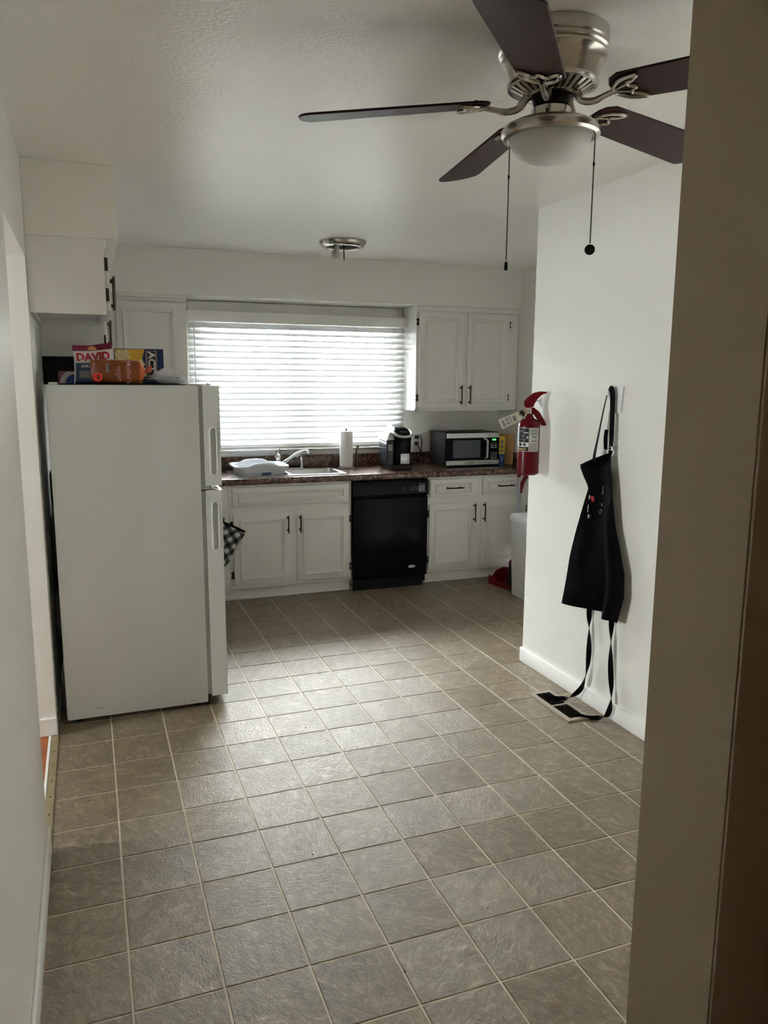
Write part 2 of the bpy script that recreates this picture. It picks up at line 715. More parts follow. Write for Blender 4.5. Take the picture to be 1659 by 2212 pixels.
def free_rect(x0, x1, y0, y1):
    """clip a tile against the walls; the dining part ends at XR for y < YC"""
    x0 = max(x0, XL + .002)
    y0 = max(y0, YN - .14)
    y1 = min(y1, 2.06)
    lim = XK - .002
    if y1 <= YC + .13:
        lim = XR - .002
    x1 = min(x1, lim)
    if x1 - x0 < .01 or y1 - y0 < .01:
        return None
    return x0, x1, y0, y1


tile_full = B()
box(tile_full, -TS / 2 + GAP / 2, TS / 2 - GAP / 2, -TS / 2 + GAP / 2, TS / 2 - GAP / 2, -.006, 0, .0016, 1)
tile_me = bpy.data.meshes.new('tile')
tile_full.to_mesh(tile_me)
tile_full.free()
tile_me.materials.append(MATS['slate_tile'])
hidden_tiles = B()
for i in range(-2, 17):
    for j in range(-13, 10):
        g = GAP / 2
        x0, x1, y0, y1 = i * TS, (i + 1) * TS, j * TS, (j + 1) * TS
        q = free_rect(x0 + g, x1 - g, y0 + g, y1 - g)
        if not q:
            continue
        seen = (y1 > -2.0) and not (y1 < YC and x0 > XR) and not (x0 > XR and y0 < YC + .05) \
            and not (x1 < .44 and y0 > .28) and not (y0 > .2 and x0 > 2.9 and y1 < 1.2) \
            and not (x1 < .5 + (y0 - .2) * .16 and y0 > .5) and not (x0 > XR and (x0 - XR) > .62 * (y1 - YC) + .25)
        # what the right jamb and the dining wall hide
        if y1 < -.9 and x0 > (y1 + 3.43) * .86 + .05:
            seen = False
        cut = abs((q[1] - q[0]) - (TS - GAP)) > 1e-4 or abs((q[3] - q[2]) - (TS - GAP)) > 1e-4
        if not seen:
            box(hidden_tiles, q[0], q[1], q[2], q[3], -.006, 0, .0016, 1)
            continue
        if cut:
            cx, cyy = (q[0] + q[1]) / 2, (q[2] + q[3]) / 2
            bmx = bx(q[0] - cx, q[1] - cx, q[2] - cyy, q[3] - cyy, -.006, 0, .0016, 1)
            me = bpy.data.meshes.new('tile')
            bmx.to_mesh(me)
            bmx.free()
            me.materials.append(MATS['slate_tile'])
        else:
            me = tile_me
            cx, cyy = (x0 + x1) / 2, (y0 + y1) / 2
        o = bpy.data.objects.new('tile', me)
        COL.objects.link(o)
        o.parent = floor
        o.location = Vector((cx, cyy, 0)) - floor.location
tag(obj('tile_field', hidden_tiles, 'slate_tile', floor), kind='stuff')

struct('floor_hall', bx(XL, 1.9, -5.6, YN - .145, -.06, 0), 'wood_dull', 'wooden floor of the hall before the kitchen', 'floor')
fw = struct('floor_side_room', bx(-3.3, XL, -2.2, 1.6, -.06, -.004), 'wood_dull', 'orange-brown wooden floor beyond the left opening', 'floor')
for k in range(9):
    x1 = XL - .0345 - k * .058
    o = obj('plank', bx(x1 - .0565, x1, NY + .01, JY - .005, -.004, .001, .0012, 1), 'wood_orange', fw)

bm = B()
box(bm, -3.4, XR + .12, -5.7, YC - .12, ZC, ZC + .1)
box(bm, -3.4, XK + .1, YC - .12, YF + .14, ZC, ZC + .1)
struct('ceiling', bm, 'ceiling_paint', 'satin off-white ceiling with soft roller texture', 'ceiling')

# left wall with the opening
bm = B()
box(bm, XL - .12, XL, -5.6, NY, 0, ZC)
box(bm, XL - .12, XL, NY, JY, 2.05, ZC)
box(bm, XL - .12, XL, JY, YF, 0, ZC)
struct('wall_left', bm, 'wall_paint', 'off-white left wall with a doorless opening beside the refrigerator', 'wall')
bm = B()
DW0, DW1, DZ0, DZ1 = -2.35, -1.15, .70, 2.0          # dining window added for light, out of view behind the near wall
box(bm, XR, XR + .12, YN, DW0, 0, ZC)
box(bm, XR, XR + .12, DW1, YC, 0, ZC)
box(bm, XR, XR + .12, DW0, DW1, 0, DZ0)
box(bm, XR, XR + .12, DW0, DW1, DZ1, ZC)
struct('wall_right', bm, 'wall_paint', 'off-white wall that carries the apron and the extinguisher', 'wall')
struct('wall_kitchen_near', bx(XR + .12, XK, YC - .12, YC, 0, ZC), 'wall_paint', 'short kitchen wall behind the dining wall', 'wall')
struct('wall_kitchen_right', bx(XK, XK + .1, YC - .12, YF + .1, 0, ZC), 'wall_paint', 'pale kitchen side wall beside the white bin', 'wall')
WX0, WX1, WZ0, WZ1 = .74, 2.31, 1.035, 2.02
bm = B()
box(bm, XL - .12, WX0, YF, YF + .14, 0, ZC)
box(bm, WX1, XK, YF, YF + .14, 0, ZC)
box(bm, WX0, WX1, YF, YF + .14, 0, WZ0)
box(bm, WX0, WX1, YF, YF + .14, WZ1, ZC)
struct('wall_far', bm, 'wall_paint', 'off-white kitchen wall around the window', 'wall')
# near wall: the passage the picture is taken through
JX = .65
bm = B()
box(bm, JX, XR, YN - .145, YN, 0, ZC)
box(bm, XL, JX, YN - .145, YN, 2.06, ZC)
wn = struct('wall_near', bm, 'tan_wall', 'tan wall end at the passage into the room', 'wall')
obj('corner_bead', bx(JX + .0015, JX + .09, YN - .1495, YN - .1452, 0, 2.12, .0015, 2), 'tan_wall', wn)
bm = B()
box(bm, 1.9, 2.0, -5.6, YN - .145, 0, ZC)
box(bm, XL, 1.9, -5.7, -5.6, 0, ZC)
struct('wall_hall', bm, 'tan_wall', 'tan hall walls around the camera side', 'wall')
# side room beyond the left opening
bm = B()
box(bm, -3.3, XL - .12, -2.3, -2.2, 0, ZC)
box(bm, -3.3, XL - .12, 1.6, 1.7, 0, ZC)
box(bm, -3.4, -3.3, -2.3, 1.7, 0, 1.0)
box(bm, -3.4, -3.3, -2.3, 1.7, 2.0, ZC)
box(bm, -3.4, -3.3, -2.3, -.45, 1.0, 2.0)
box(bm, -3.4, -3.3, -.15, 1.7, 1.0, 2.0)  # opening left for the added window
struct('wall_side_room', bm, 'wall_paint', 'walls of the side room beyond the left opening', 'wall')

struct('wall_soffit_far', bx(.132, XK, 2.20, YF, 2.13, ZC, .003, 1), 'wall_paint', 'boxed soffit above the window and wall cabinets', 'soffit')
struct('wall_soffit_left', bx(XL, .132, .2, YF, 2.145, ZC, .003, 1), 'wall_paint', 'boxed soffit above the cabinets over the refrigerator', 'soffit')


def base_profile(bm, x0, x1, y0, y1, h=.082):
    box(bm, x0, x1, y0, y1, 0, h, .005, 2)


bm = B()
base_profile(bm, XR - .013, XR, YN, YC + .012)
base_profile(bm, XR - .013, XR + .12, YC, YC + .012)
struct('baseboard_right', bm, 'white_trim', 'white baseboard along the apron wall', 'baseboard')
bm = B()
base_profile(bm, XL, XL + .012, -5.5, NY + .0)
struct('baseboard_left', bm, 'white_trim', 'white baseboard ending at the left opening', 'baseboard')
struct('baseboard_jamb', bx(XL - .12, XL + .004, JY - .012, JY, .002, .085, .003, 1), 'white_trim',
       'chipped white baseboard on the far jamb of the left opening', 'baseboard')
bm = B()
box(bm, XL - .022, XL + .008, NY + .01, JY - .014, 0, .004, .0015, 1)
ts = struct('trim_1', bm, 'strip_metal', 'brass-coloured metal threshold strip in the left opening', 'threshold strip')
for k in range(6):
    yy = NY + .09 + k * .13
    obj('screw', cyl(B(), (XL - .007, yy, .0035), (XL - .007, yy, .0048), .0035, seg=8), 'dirt', ts)
obj('sill_board', bx(XL - .034, XL - .0225, NY + .01, JY - .014, -.002, .006, .002, 1), 'white_trim', ts)

# ------------------------------------------------------------------ window and blind
win = thing('window_1', 'wide two-part kitchen window behind the white blind', 'window', ((WX0 + WX1) / 2, YF, WZ0), kind='structure')
bm = B()
fy0, fy1 = YF + .05, YF + .11
for a in ((WX0, WX0 + .05, WZ0, WZ1), (WX1 - .05, WX1, WZ0, WZ1), (WX0 + .05, WX1 - .05, WZ0, WZ0 + .05), (WX0 + .05, WX1 - .05, WZ1 - .05, WZ1)):
    box(bm, a[0], a[1], fy0, fy1, a[2], a[3], .004, 1)
obj('frame', bm, 'white_trim', win)
obj('mullion', bx(1.475, 1.525, fy0 + .005, fy1 - .005, WZ0 + .05, WZ1 - .05, .004, 1), 'white_trim', win)
for a, b in ((WX0 + .05, 1.475), (1.525, WX1 - .05)):
    obj('pane', bx(a, b, YF + .078, YF + .082, WZ0 + .05, WZ1 - .05), 'pane_glass', win)
bm = B()
box(bm, .665, 2.375, 2.486, YF + .05, 1.018, 1.036, .004, 2)
obj('sill', bm, 'white_trim', win)
obj('apron_board', bx(.67, 2.37, 2.502, YF, .985, 1.017, .003, 1), 'white_trim', win)
bm = B()
box(bm, .685, .75, 2.506, YF, 1.037, 2.075, .004, 1)
box(bm, 2.30, 2.365, 2.506, YF, 1.037, 2.075, .004, 1)
box(bm, .685, 2.365, 2.506, YF, 2.02, 2.085, .004, 1)
obj('casing', bm, 'white_trim', win)

w2 = thing('added_dining_window', 'unseen dining window added in the apron wall for light', 'window', (XR + .06, (DW0 + DW1) / 2, DZ0), kind='structure')  # unseen window added to brighten the near side of the room
bm = B()
for a in ((DW0, DW0 + .03, DZ0, DZ1), (DW1 - .03, DW1, DZ0, DZ1), (DW0 + .03, DW1 - .03, DZ0, DZ0 + .03), (DW0 + .03, DW1 - .03, DZ1 - .03, DZ1)):
    box(bm, XR + .05, XR + .09, a[0], a[1], a[2], a[3], .003, 1)
obj('frame', bm, 'white_trim', w2)
obj('pane', bx(XR + .068, XR + .072, DW0 + .03, DW1 - .03, DZ0 + .03, DZ1 - .03), 'pane_glass', w2)
obj('added_shade', bx(XR + .030, XR + .032, DW0 + .004, DW1 - .004, DZ0 + .004, DZ1 - .004), 'added_shade', w2)  # translucent sheet added to diffuse the daylight
w3 = thing('added_side_window', 'small unseen window added in the side room for light', 'window', (-3.35, -.3, 1.0), kind='structure')  # unseen window added to send light through the left opening
bm = B()
for a in ((-.45, -.43, 1.0, 2.0), (-.17, -.15, 1.0, 2.0), (-.43, -.17, 1.0, 1.02), (-.43, -.17, 1.98, 2.0)):
    box(bm, -3.37, -3.33, a[0], a[1], a[2], a[3], .003, 1)
obj('frame', bm, 'white_trim', w3)
obj('pane', bx(-3.352, -3.348, -.43, -.17, 1.02, 1.98), 'pane_glass', w3)

bm = B()
prism(bm, rrect(.69, 2.362, 1.95, 2.122, .03, 5), .012, frame_xz(2.5065))
obj('head_board', bm, 'white_trim', win)
BY = 2.462
blind = thing('venetian_blind', 'white wide-slat venetian blind with a flat valance across the window', 'blind', (1.525, BY, 1.04))
obj('valance', bx(.672, 2.378, BY - .062, BY - .052, 1.972, 2.048, .002, 1), 'white_trim', blind)
for xa in (.672, 2.37):
    obj('valance_return', bx(xa, xa + .008, BY - .0515, BY + .02, 1.972, 2.048), 'white_trim', blind)
obj('headrail', bx(.684, 2.366, BY - .03, BY + .03, 1.985, 2.04, .002, 1), 'white_trim', blind)
# one slat: crowned strip, 50 mm, room edge down
SW, TILT = .050, R(55.5)
prof = []
for k in range(7):
    t = -1 + 2 * k / 6
    a = t * SW / 2
    h = .0035 * (1 - t * t)
    prof.append((a * math.cos(TILT) - h * math.sin(TILT), a * math.sin(TILT) + h * math.cos(TILT)))
bm = B()
th = .0026
nx, nz = -math.sin(TILT), math.cos(TILT)
top = [(y, z) for y, z in prof]
bot = [(y - nx * th, z - nz * th) for y, z in reversed(prof)]
ring = top + bot
rr = [[Vector((x, y, z)) for y, z in ring] for x in (-.842, .842)]
loft(bm, rr)
bmesh.ops.recalc_face_normals(bm, faces=bm.faces)
slat_me = bpy.data.meshes.new('slat')
bm.to_mesh(slat_me)
bm.free()
slat_me.materials.append(MATS['blind_slat'])
finish(slat_me)
zs = []
z = 1.952
while z > 1.085:
    zs.append(z)
    z -= .0432
for k, z in enumerate(zs):
    o = bpy.data.objects.new('slat', slat_me)
    COL.objects.link(o)
    o.parent = blind
    o.location = (0, 0, z - 1.04)
for z in (1.074, 1.068, 1.062):      # gathered slats lying flat on the bottom rail
    o = obj('slat', bx(-.842, .842, -.025, .025, z - 1.04 - .0013, z - 1.04 + .0013), 'white_trim', blind, local=True)
obj('bottom_rail', bx(.684, 2.366, BY - .027, BY + .027, 1.0405, 1.060, .003, 1), 'white_trim', blind)
for k, x in enumerate((.80, 1.09, 1.42, 1.70, 1.97, 2.25)):
    bm = B()
    for dy in (-.027, .027):
        cyl(bm, (x, BY + dy, 1.05), (x, BY + dy, 1.985), .0011, seg=5)
    obj('ladder_cord', bm, 'white_trim', blind)
for x in (1.09, 1.42, 1.70):
    pts = [(x + .022 * math.sin(a * 1.7) * (1 - .05 * a), BY - .031 - .003 * math.cos(a * 2.3), 1.048 - .016 * math.cos(a * 1.1) - .004 * a) for a in [i * .55 for i in range(12)]]
    obj('cord_tassel', tube(B(), pts, .0022, seg=5), 'white_trim', blind)
obj('tilt_wand', tube(B(), [(.722, BY - .05, 1.97), (.722, BY - .052, 1.5), (.724, BY - .05, 1.36)], .0045, seg=6), 'white_plastic', blind)
bm = B()
cyl(bm, (2.292, BY - .048, 1.40), (2.292, BY - .048, 1.985), .0012, seg=5)
cyl(bm, (2.298, BY - .048, 1.42), (2.298, BY - .048, 1.985), .0012, seg=5)
lathe(bm, [(.002, .03), (.004, .02), (.006, 0), (.001, -.001)], (2.295, BY - .048, 1.385), 8)
obj('lift_cord', bm, 'white_trim', blind)

# ------------------------------------------------------------------ cabinets


def molding(x0, x1, z0, z1, y, w=.022, d=.011):
    """mitred picture-frame moulding on a front that faces -y"""
    bm = B()
    prof_ = [(0, 0), (.0, d * .6), (w * .18, d), (w * .38, d * .7), (w * .62, d * .45), (w * .8, d * .75), (w, d * .35), (w, 0)]
    rings = []
    for off, dep in prof_:
        rings.append([Vector((x0 + off, y - dep, z0 + off)), Vector((x1 - off, y - dep, z0 + off)),
                      Vector((x1 - off, y - dep, z1 - off)), Vector((x0 + off, y - dep, z1 - off))])
    loft(bm, rings, caps=False, closed=True)
    return bm


def pull(p0, p1, n, off=.030, r=.0052):
    """bar pull between p0 and p1, standing off along n"""
    p0, p1, n = Vector(p0), Vector(p1), Vector(n)
    d = (p1 - p0).normalized()
    bm = B()
    a, b = p0 + n * off, p1 + n * off
    tube(bm, [a, a + d * .004, a + d * .02, b - d * .02, b - d * .004, b], [r * .7, r, r, r, r, r * .7], seg=8)
    for q in (p0 + d * .019, p1 - d * .019):
        tube(bm, [q, q + n * .004, q + n * .006, q + n * off], [r * 1.5, r * 1.5, r * .8, r * .8], seg=8)
    return bm


def hinge_y(x, z, y, s):
    """small surface hinge on a front facing -y; s = side of the knuckle"""
    bm = B()
    box(bm, x - .006, x + .006, y - .003, y, z - .027, z + .027, .001, 1)
    cyl(bm, (x + .004 * s, y - .006, z - .027), (x + .004 * s, y - .006, z + .027), .0042, seg=8)
    for k in (-1, 1):
        box(bm, x - .012, x + .012, y - .0035, y - .0005, z + k * .016 - .006, z + k * .016 + .006, .001, 1)
    return bm


def door_front(cab, name, x0, x1, z0, z1, yf, handle=None, hinge=None, inset=.045, w=.024, hl=.128):
    """slab 20 mm thick whose back lies on yf"""
    d = obj(name, bx(x0, x1, yf - .020, yf - .0005, z0, z1, .004, 2), 'cabinet_paint', cab)
    obj('panel_molding', molding(x0 + inset, x1 - inset, z0 + inset, z1 - inset, yf - .0205, w), 'cabinet_paint', d)
    yy = yf - .020
    if handle:
        hx, hz, vert = handle
        if vert:
            obj('handle', pull((hx, yy, hz - hl / 2), (hx, yy, hz + hl / 2), (0, -1, 0)), 'dark_bronze', d)
        else:
            obj('handle', pull((hx - hl / 2, yy, hz), (hx + hl / 2, yy, hz), (0, -1, 0)), 'dark_bronze', d)
    if hinge:
        hx, s = hinge
        for hz in (z0 + .075, z1 - .075):
            obj('hinge', hinge_y(hx, hz, yf, s), 'dark_bronze', d)
    return d


YB = 1.98         # face of the base cabinets
CZ = .882         # worktop height


def base_cabinet(name, label, x0, x1, splits):
    c = thing(name, label, 'cabinet', ((x0 + x1) / 2, YB, 0), group='white base cabinets under the worktop')
    bm = B()
    t = .016
    box(bm, x0, x1, YB, YB + .019, .088, .838, .0015, 1)
    box(bm, x0, x0 + t, YB + .019, YF - .03, .088, .838)
    box(bm, x1 - t, x1, YB + .019, YF - .03, .088, .838)
    box(bm, x0 + t, x1 - t, YB + .019, YF - .03, .088, .104)
    obj('carcass', bm, 'cabinet_paint', c)
    bm = B()
    box(bm, x0, x1, YB + .052, YB + .07, .0, .088)
    obj('toe_kick', bm, 'cabinet_paint', c)
    bm = B()
    box(bm, x0, x1, YB + .036, YB + .052, .0, .022, .006, 2)
    obj('shoe_molding', bm, 'cabinet_paint', c)
    return c


cs = base_cabinet('sink_cabinet', 'white sink base cabinet with false drawer front and two panelled doors', .862, 1.762, 1)
df = obj('false_drawer_front', bx(.887, 1.737, YB - .020, YB - .0005, .684, .818, .004, 2), 'cabinet_paint', cs)
obj('panel_molding', molding(.887 + .042, 1.737 - .036, .684 + .034, .818 - .034, YB - .0205, .020), 'cabinet_paint', df)
door_front(cs, 'door', .889, 1.297, .118, .630, YB, (1.277, .545, True), (.879, 1), inset=.044)
door_front(cs, 'door', 1.346, 1.742, .118, .627, YB, (1.367, .545, True), (1.751, -1), inset=.044)

cr = base_cabinet('drawer_cabinet', 'white base cabinet with two drawers and two doors beside the dishwasher', 2.372, 3.262, 1)
for a, b in ((2.391, 2.788), (2.842, 3.236)):
    d = obj('drawer', bx(a, b, YB - .020, YB - .0005, .682, .817, .004, 2), 'cabinet_paint', cr)
    obj('panel_molding', molding(a + .042, b - .042, .682 + .030, .817 - .030, YB - .0205, .018), 'cabinet_paint', d)
    m_ = (a + b) / 2
    obj('handle', pull((m_ - .075, YB - .02, .75), (m_ + .075, YB - .02, .75), (0, -1, 0)), 'dark_bronze', d)
door_front(cr, 'door', 2.389, 2.785, .118, .628, YB, (2.768, .548, True), (2.380, 1), inset=.042, hl=.148)
door_front(cr, 'door', 2.834, 3.236, .118, .628, YB, (2.853, .548, True), (3.246, -1), inset=.042, hl=.148)

cc = base_cabinet('corner_cabinet', 'white corner base cabinet half hidden behind the refrigerator', .40, .8605, 1)
d = obj('drawer', bx(.45, .838, YB - .020, YB - .0005, .684, .818, .004, 2), 'cabinet_paint', cc)
obj('panel_molding', molding(.49, .80, .716, .786, YB - .0205, .018), 'cabinet_paint', d)
door_front(cc, 'door', .45, .838, .118, .628, YB, (.812, .56, True), None, inset=.044)


def upper_cabinet(name, label, x0, x1, z0, yfront=2.222):
    c = thing(name, label, 'cabinet', ((x0 + x1) / 2, yfront, z0))
    bm = B()
    box(bm, x0, x1, yfront, YF, z0 + .012, 2.128, .0015, 1)
    box(bm, x0, x1, yfront, yfront + .02, z0, z0 + .014)
    box(bm, x0, x0 + .016, yfront, YF, z0, z0 + .014)
    box(bm, x1 - .016, x1, yfront, YF, z0, z0 + .014)
    obj('carcass', bm, 'cabinet_paint', c)
    return c


cu = upper_cabinet('wall_cabinet', 'white two-door wall cabinet above the microwave', 2.37, 3.262, 1.330)
bm = B()
box(bm, 2.37, 3.262, 2.2005, 2.2215, 2.092, 2.129, .004, 2)
box(bm, 2.37, 3.262, 2.212, 2.2215, 2.080, 2.092, .003, 1)
obj('crown_trim', bm, 'cabinet_paint', cu)
door_front(cu, 'door', 2.390, 2.764, 1.356, 2.082, 2.222, (2.747, 1.452, True), (2.381, 1), inset=.040, w=.026, hl=.152)
door_front(cu, 'door', 2.803, 3.174, 1.356, 2.080, 2.222, (2.822, 1.452, True), (3.183, -1), inset=.040, w=.026, hl=.152)

cl = upper_cabinet('wall_cabinet', 'white single-door wall cabinet left of the blind, behind the refrigerator', .135, .646, 1.330)
bm = B()
box(bm, .135, .652, 2.188, 2.2215, 2.106, 2.129, .004, 2)
box(bm, .135, .649, 2.205, 2.2215, 2.086, 2.106, .003, 1)
obj('crown_trim', bm, 'cabinet_paint', cl)
door_front(cl, 'door', .19, .605, 1.356, 2.075, 2.222, (.215, 1.452, True), None, inset=.040, w=.026)

# cabinets on the left wall, fronts face +x


def side_cabinet(name, label, y0, y1, z0, doors, hz):
    xf = .074
    c = thing(name, label, 'cabinet', (XL, (y0 + y1) / 2, z0))
    bm = B()
    t = .016
    box(bm, XL + .001, xf, y0, y0 + t, z0, 2.143, .001, 1)
    box(bm, XL + .001, xf, y1 - t, y1, z0, 2.143, .001, 1)
    box(bm, XL + .001, xf - .018, y0 + t, y1 - t, z0 + .020, z0 + .034)
    box(bm, xf - .018, xf, y0 + t, y1 - t, z0, 2.143, .001, 1)
    box(bm, XL + .001, XL + .012, y0 + t, y1 - t, z0, 2.143)
    box(bm, XL + .012, xf - .018, y1 - t - .016, y1 - t, z0 + .004, z0 + .020)
    obj('carcass', bm, 'cabinet_paint', c)
    bm = B()
    box(bm, XL + .001, xf + .012, y0 - .0005, y1, 2.112, 2.1445, .004, 2)
    obj('crown_trim', bm, 'cabinet_paint', c)
    for a, b, hy, hin in doors:
        d = obj('door', bx(xf + .0005, xf + .020, a, b, z0 + .02, 2.10, .004, 2), 'cabinet_paint', c)
        obj('handle', pull((xf + .02, hy, hz[0]), (xf + .02, hy, hz[1]), (1, 0, 0), off=.028, r=.0062), 'bronze_brown', d)
        for z in (z0 + .085, 2.10 - .055):
            bm = B()
            box(bm, xf + .001, xf + .004, hin - .006, hin + .006, z - .027, z + .027, .001, 1)
            cyl(bm, (xf + .009, hin, z - .027), (xf + .009, hin, z + .027), .006, seg=8)
            obj('hinge', bm, 'bronze_brown', d)
    return c


side_cabinet('over_fridge_cabinet', 'short white cabinet under the soffit above the refrigerator', .2, .952, 1.834,
             ((.226, .575, .54, .217), (.585, .935, .62, .944)), (1.885, 2.035))
side_cabinet('range_cabinet', 'white wall cabinet over the black range hood', .9535, 1.72, 1.676,
             ((.985, 1.33, 1.27, .972), (1.345, 1.69, 1.40, 1.702)), (1.745, 1.885))

# range hood
rh = thing('range_hood', 'black range hood under the cabinet behind the refrigerator', 'range hood', (-.02, 1.34, 1.52))
bm = B()
prism(bm, [(XL + .002, 1.535), (.22, 1.535), (.255, 1.56), (.255, 1.60), (.08, 1.674), (XL + .002, 1.674)], .752,
      Matrix(((1, 0, 0, 0), (0, 0, -1, 1.716), (0, 1, 0, 0), (0, 0, 0, 1))))
obj('hood_shell', bm, 'black_satin', rh)
obj('filter', bx(-.17, .17, 1.0, 1.68, 1.526, 1.536, .002, 1), 'steel_brushed', rh)
for y in (1.29, 1.33, 1.37):
    obj('switch', bx(.2548, .259, y, y + .018, 1.57, 1.59, .001, 1), 'black_plastic', rh)

# base run under the hood: range
rg = thing('kitchen_range', 'black kitchen range between refrigerator and corner', 'range', (.07, 1.34, 0))
obj('body', bx(XL + .03, .40, .965, 1.715, .03, .895, .006, 2), 'black_satin', rg)
obj('oven_door', bx(.401, .425, .985, 1.695, .20, .74, .006, 2), 'black_gloss', rg)
obj('handle', pull((.425, 1.03, .70), (.425, 1.65, .70), (1, 0, 0), off=.04, r=.011), 'black_satin', rg)
obj('backguard', bx(XL + .002, XL + .05, .965, 1.715, .896, 1.08, .006, 2), 'black_satin', rg)
for y in (1.16, 1.52):
    for x in (0.0, .25):
        bm = B()
        pts = []
        for k in range(60):
            a = k * .42
            r_ = .02 + .0011 * k
            pts.append((x + r_ * math.cos(a), y + r_ * math.sin(a), .9))
        tube(bm, pts, .004, seg=6)
        obj('burner', bm, 'black_plastic', rg)
for k in range(4):
    bm = B()
    lathe(bm, [(.018, 0), (.018, .006), (.014, .02), (.012, .021)], (0, 0, 0), 12, Matrix.Translation((.401, 1.09 + k * .165, .82)) @ Matrix.Rotation(R(90), 4, 'Y'))
    obj('knob', bm, 'black_plastic', rg)
obj('foot', bx(XL + .05, .38, .99, 1.69, 0, .031), 'black_plastic', rg)

# ------------------------------------------------------------------ worktop and sink
SX0, SX1, SY0, SY1 = .925, 1.745, 2.015, 2.455
wt = thing('countertop', 'brown speckled laminate worktop with a rolled front edge', 'countertop', (1.8, 2.2, .84))
bm = B()
x0, x1, y0, y1, z0, z1 = .40, XK - .002, 1.952, YF - .002, .8385, CZ
h = (SX0 + .02, SX1 - .02, SY0 + .02, SY1 - .02)
box(bm, x0, h[0], y0 + .018, y1, z0, z1)
box(bm, h[1], x1, y0 + .018, y1, z0, z1)
box(bm, h[0], h[1], y0 + .018, h[2], z0, z1)
box(bm, h[0], h[1], h[3], y1, z0, z1)
# rolled edge
edge = [(y0 + .0185, z1)]
for k in range(1, 9):
    a = R(90 + 90 * k / 8)
    edge.append((y0 + .018 + .018 * math.cos(a), z1 - .018 + .018 * math.sin(a)))
edge += [(y0, z0 + .006), (y0 + .004, z0 - .001), (y0 + .0185, z0 - .001)]
loft(bm, [[Vector((x, y, z)) for y, z in edge] for x in (x0, x1)])
obj('slab', bm, 'granite', wt)
obj('backsplash', bx(x0, x1, YF - .0185, YF - .0005, CZ + .0003, .981, .003, 2), 'granite', label='long brown speckled backsplash below the window', cat='backsplash')
obj('side_splash', bx(XK - .0185, XK - .0005, y0 + .03, YF - .019, CZ + .0003, .981, .003, 2), 'granite', label='short brown speckled splash strip on the kitchen side wall', cat='backsplash')

sk = thing('kitchen_sink', 'stainless steel double bowl sink set in the worktop', 'sink', ((SX0 + SX1) / 2, (SY0 + SY1) / 2, CZ))
bowls = [rrect(SX0 + .035, 1.322, SY0 + .035, SY1 - .085, .05), rrect(1.347, SX1 - .035, SY0 + .035, SY1 - .085, .05)]
bm = B()
zr = CZ + .006
lp = holed(bm, rrect(SX0, SX1, SY0, SY1, .03), bowls, lambda x, y: Vector((x, y, zr)))
ov = lp[0]
nv = [bm.verts.new((v.co.x + (.004 if v.co.x > 1.3 else -.004), v.co.y + (.004 if v.co.y > 2.2 else -.004), CZ + .0005)) for v in ov]
for i in range(len(ov)):
    bm.faces.new((ov[i], ov[(i + 1) % len(ov)], nv[(i + 1) % len(ov)], nv[i]))
obj('rim', bm, 'steel', sk)
for bw in bowls:
    cx = sum(p[0] for p in bw) / len(bw)
    cyv = sum(p[1] for p in bw) / len(bw)
    rings = []
    for s, z in ((1, zr), (.985, zr - .006), (.96, zr - .14), (.93, zr - .16), (.85, zr - .17), (.12, zr - .175), (.11, zr - .183), (.02, zr - .184)):
        rings.append([Vector((cx + (x - cx) * s, cyv + (y - cyv) * s, z)) for x, y in bw])
    bm = B()
    rv = [[bm.verts.new(p) for p in r_] for r_ in rings]
    n = len(rv[0])
    for i in range(len(rv) - 1):
        for k in range(n):
            bm.faces.new((rv[i][k], rv[i][(k + 1) % n], rv[i + 1][(k + 1) % n], rv[i + 1][k]))
    bm.faces.new(rv[-1])
    b_ = obj('bowl', bm, 'steel', sk)
    bm = B()
    lathe(bm, [(.001, .004), (.03, .004), (.042, .003), (.045, 0)], (cx, cyv, zr - .176), 20)
    obj('drain', bm, 'chrome', b_)

fa = thing('faucet', 'chrome single-lever kitchen faucet with a rising straight spout', 'faucet', (1.33, 2.43, zr))
FX, FY = 1.318, 2.420
obj('deck_plate', bx(1.20, 1.50, FY - .025, FY + .025, zr, zr + .010, .004, 2), 'chrome', fa)
bm = B()
lathe(bm, [(.028, 0), (.028, .006), (.022, .012), (.021, .055), (.024, .062), (.024, .085), (.019, .098), (.008, .104)], (FX, FY, zr + .010), 20)
obj('body', bm, 'chrome', fa)
bm = B()
tube(bm, spline([(FX, FY - .01, zr + .030), (FX + .05, FY - .04, zr + .062), (FX + .12, FY - .082, zr + .118), (FX + .165, FY - .11, zr + .140), (FX + .195, FY - .127, zr + .142), (FX + .207, FY - .134, zr + .125)], 6), [.013] * 6 + [.012] * 12 + [.011] * 13, seg=12)
obj('spout', bm, 'chrome', fa)
bm = B()
tube(bm, spline([(FX, FY, zr + .108), (FX - .006, FY + .004, zr + .128), (FX + .004, FY, zr + .148), (FX + .012, FY - .006, zr + .152)], 5), [.012] * 5 + [.013] * 6 + [.011] * 5, seg=10)
tube(bm, [(FX - .002, FY, zr + .145), (FX - .014, FY - .01, zr + .125), (FX - .016, FY - .014, zr + .10)], [.008, .009, .006], seg=8)
obj('lever', bm, 'chrome', fa)
sp = thing('side_sprayer', 'white-tipped chrome side sprayer beside the faucet', 'sprayer', (1.507, 2.43, zr))
bm = B()
lathe(bm, [(.022, 0), (.021, .006), (.013, .010), (.011, .02)], (1.507, 2.43, zr), 16)
obj('collar', bm, 'chrome', sp)
bm = B()
tube(bm, spline([(1.507, 2.43, zr + .015), (1.505, 2.429, zr + .06), (1.498, 2.426, zr + .098), (1.480, 2.418, zr + .108), (1.462, 2.41, zr + .104)], 5), [.009] * 5 + [.011] * 5 + [.013] * 6 + [.012] * 5, seg=10)
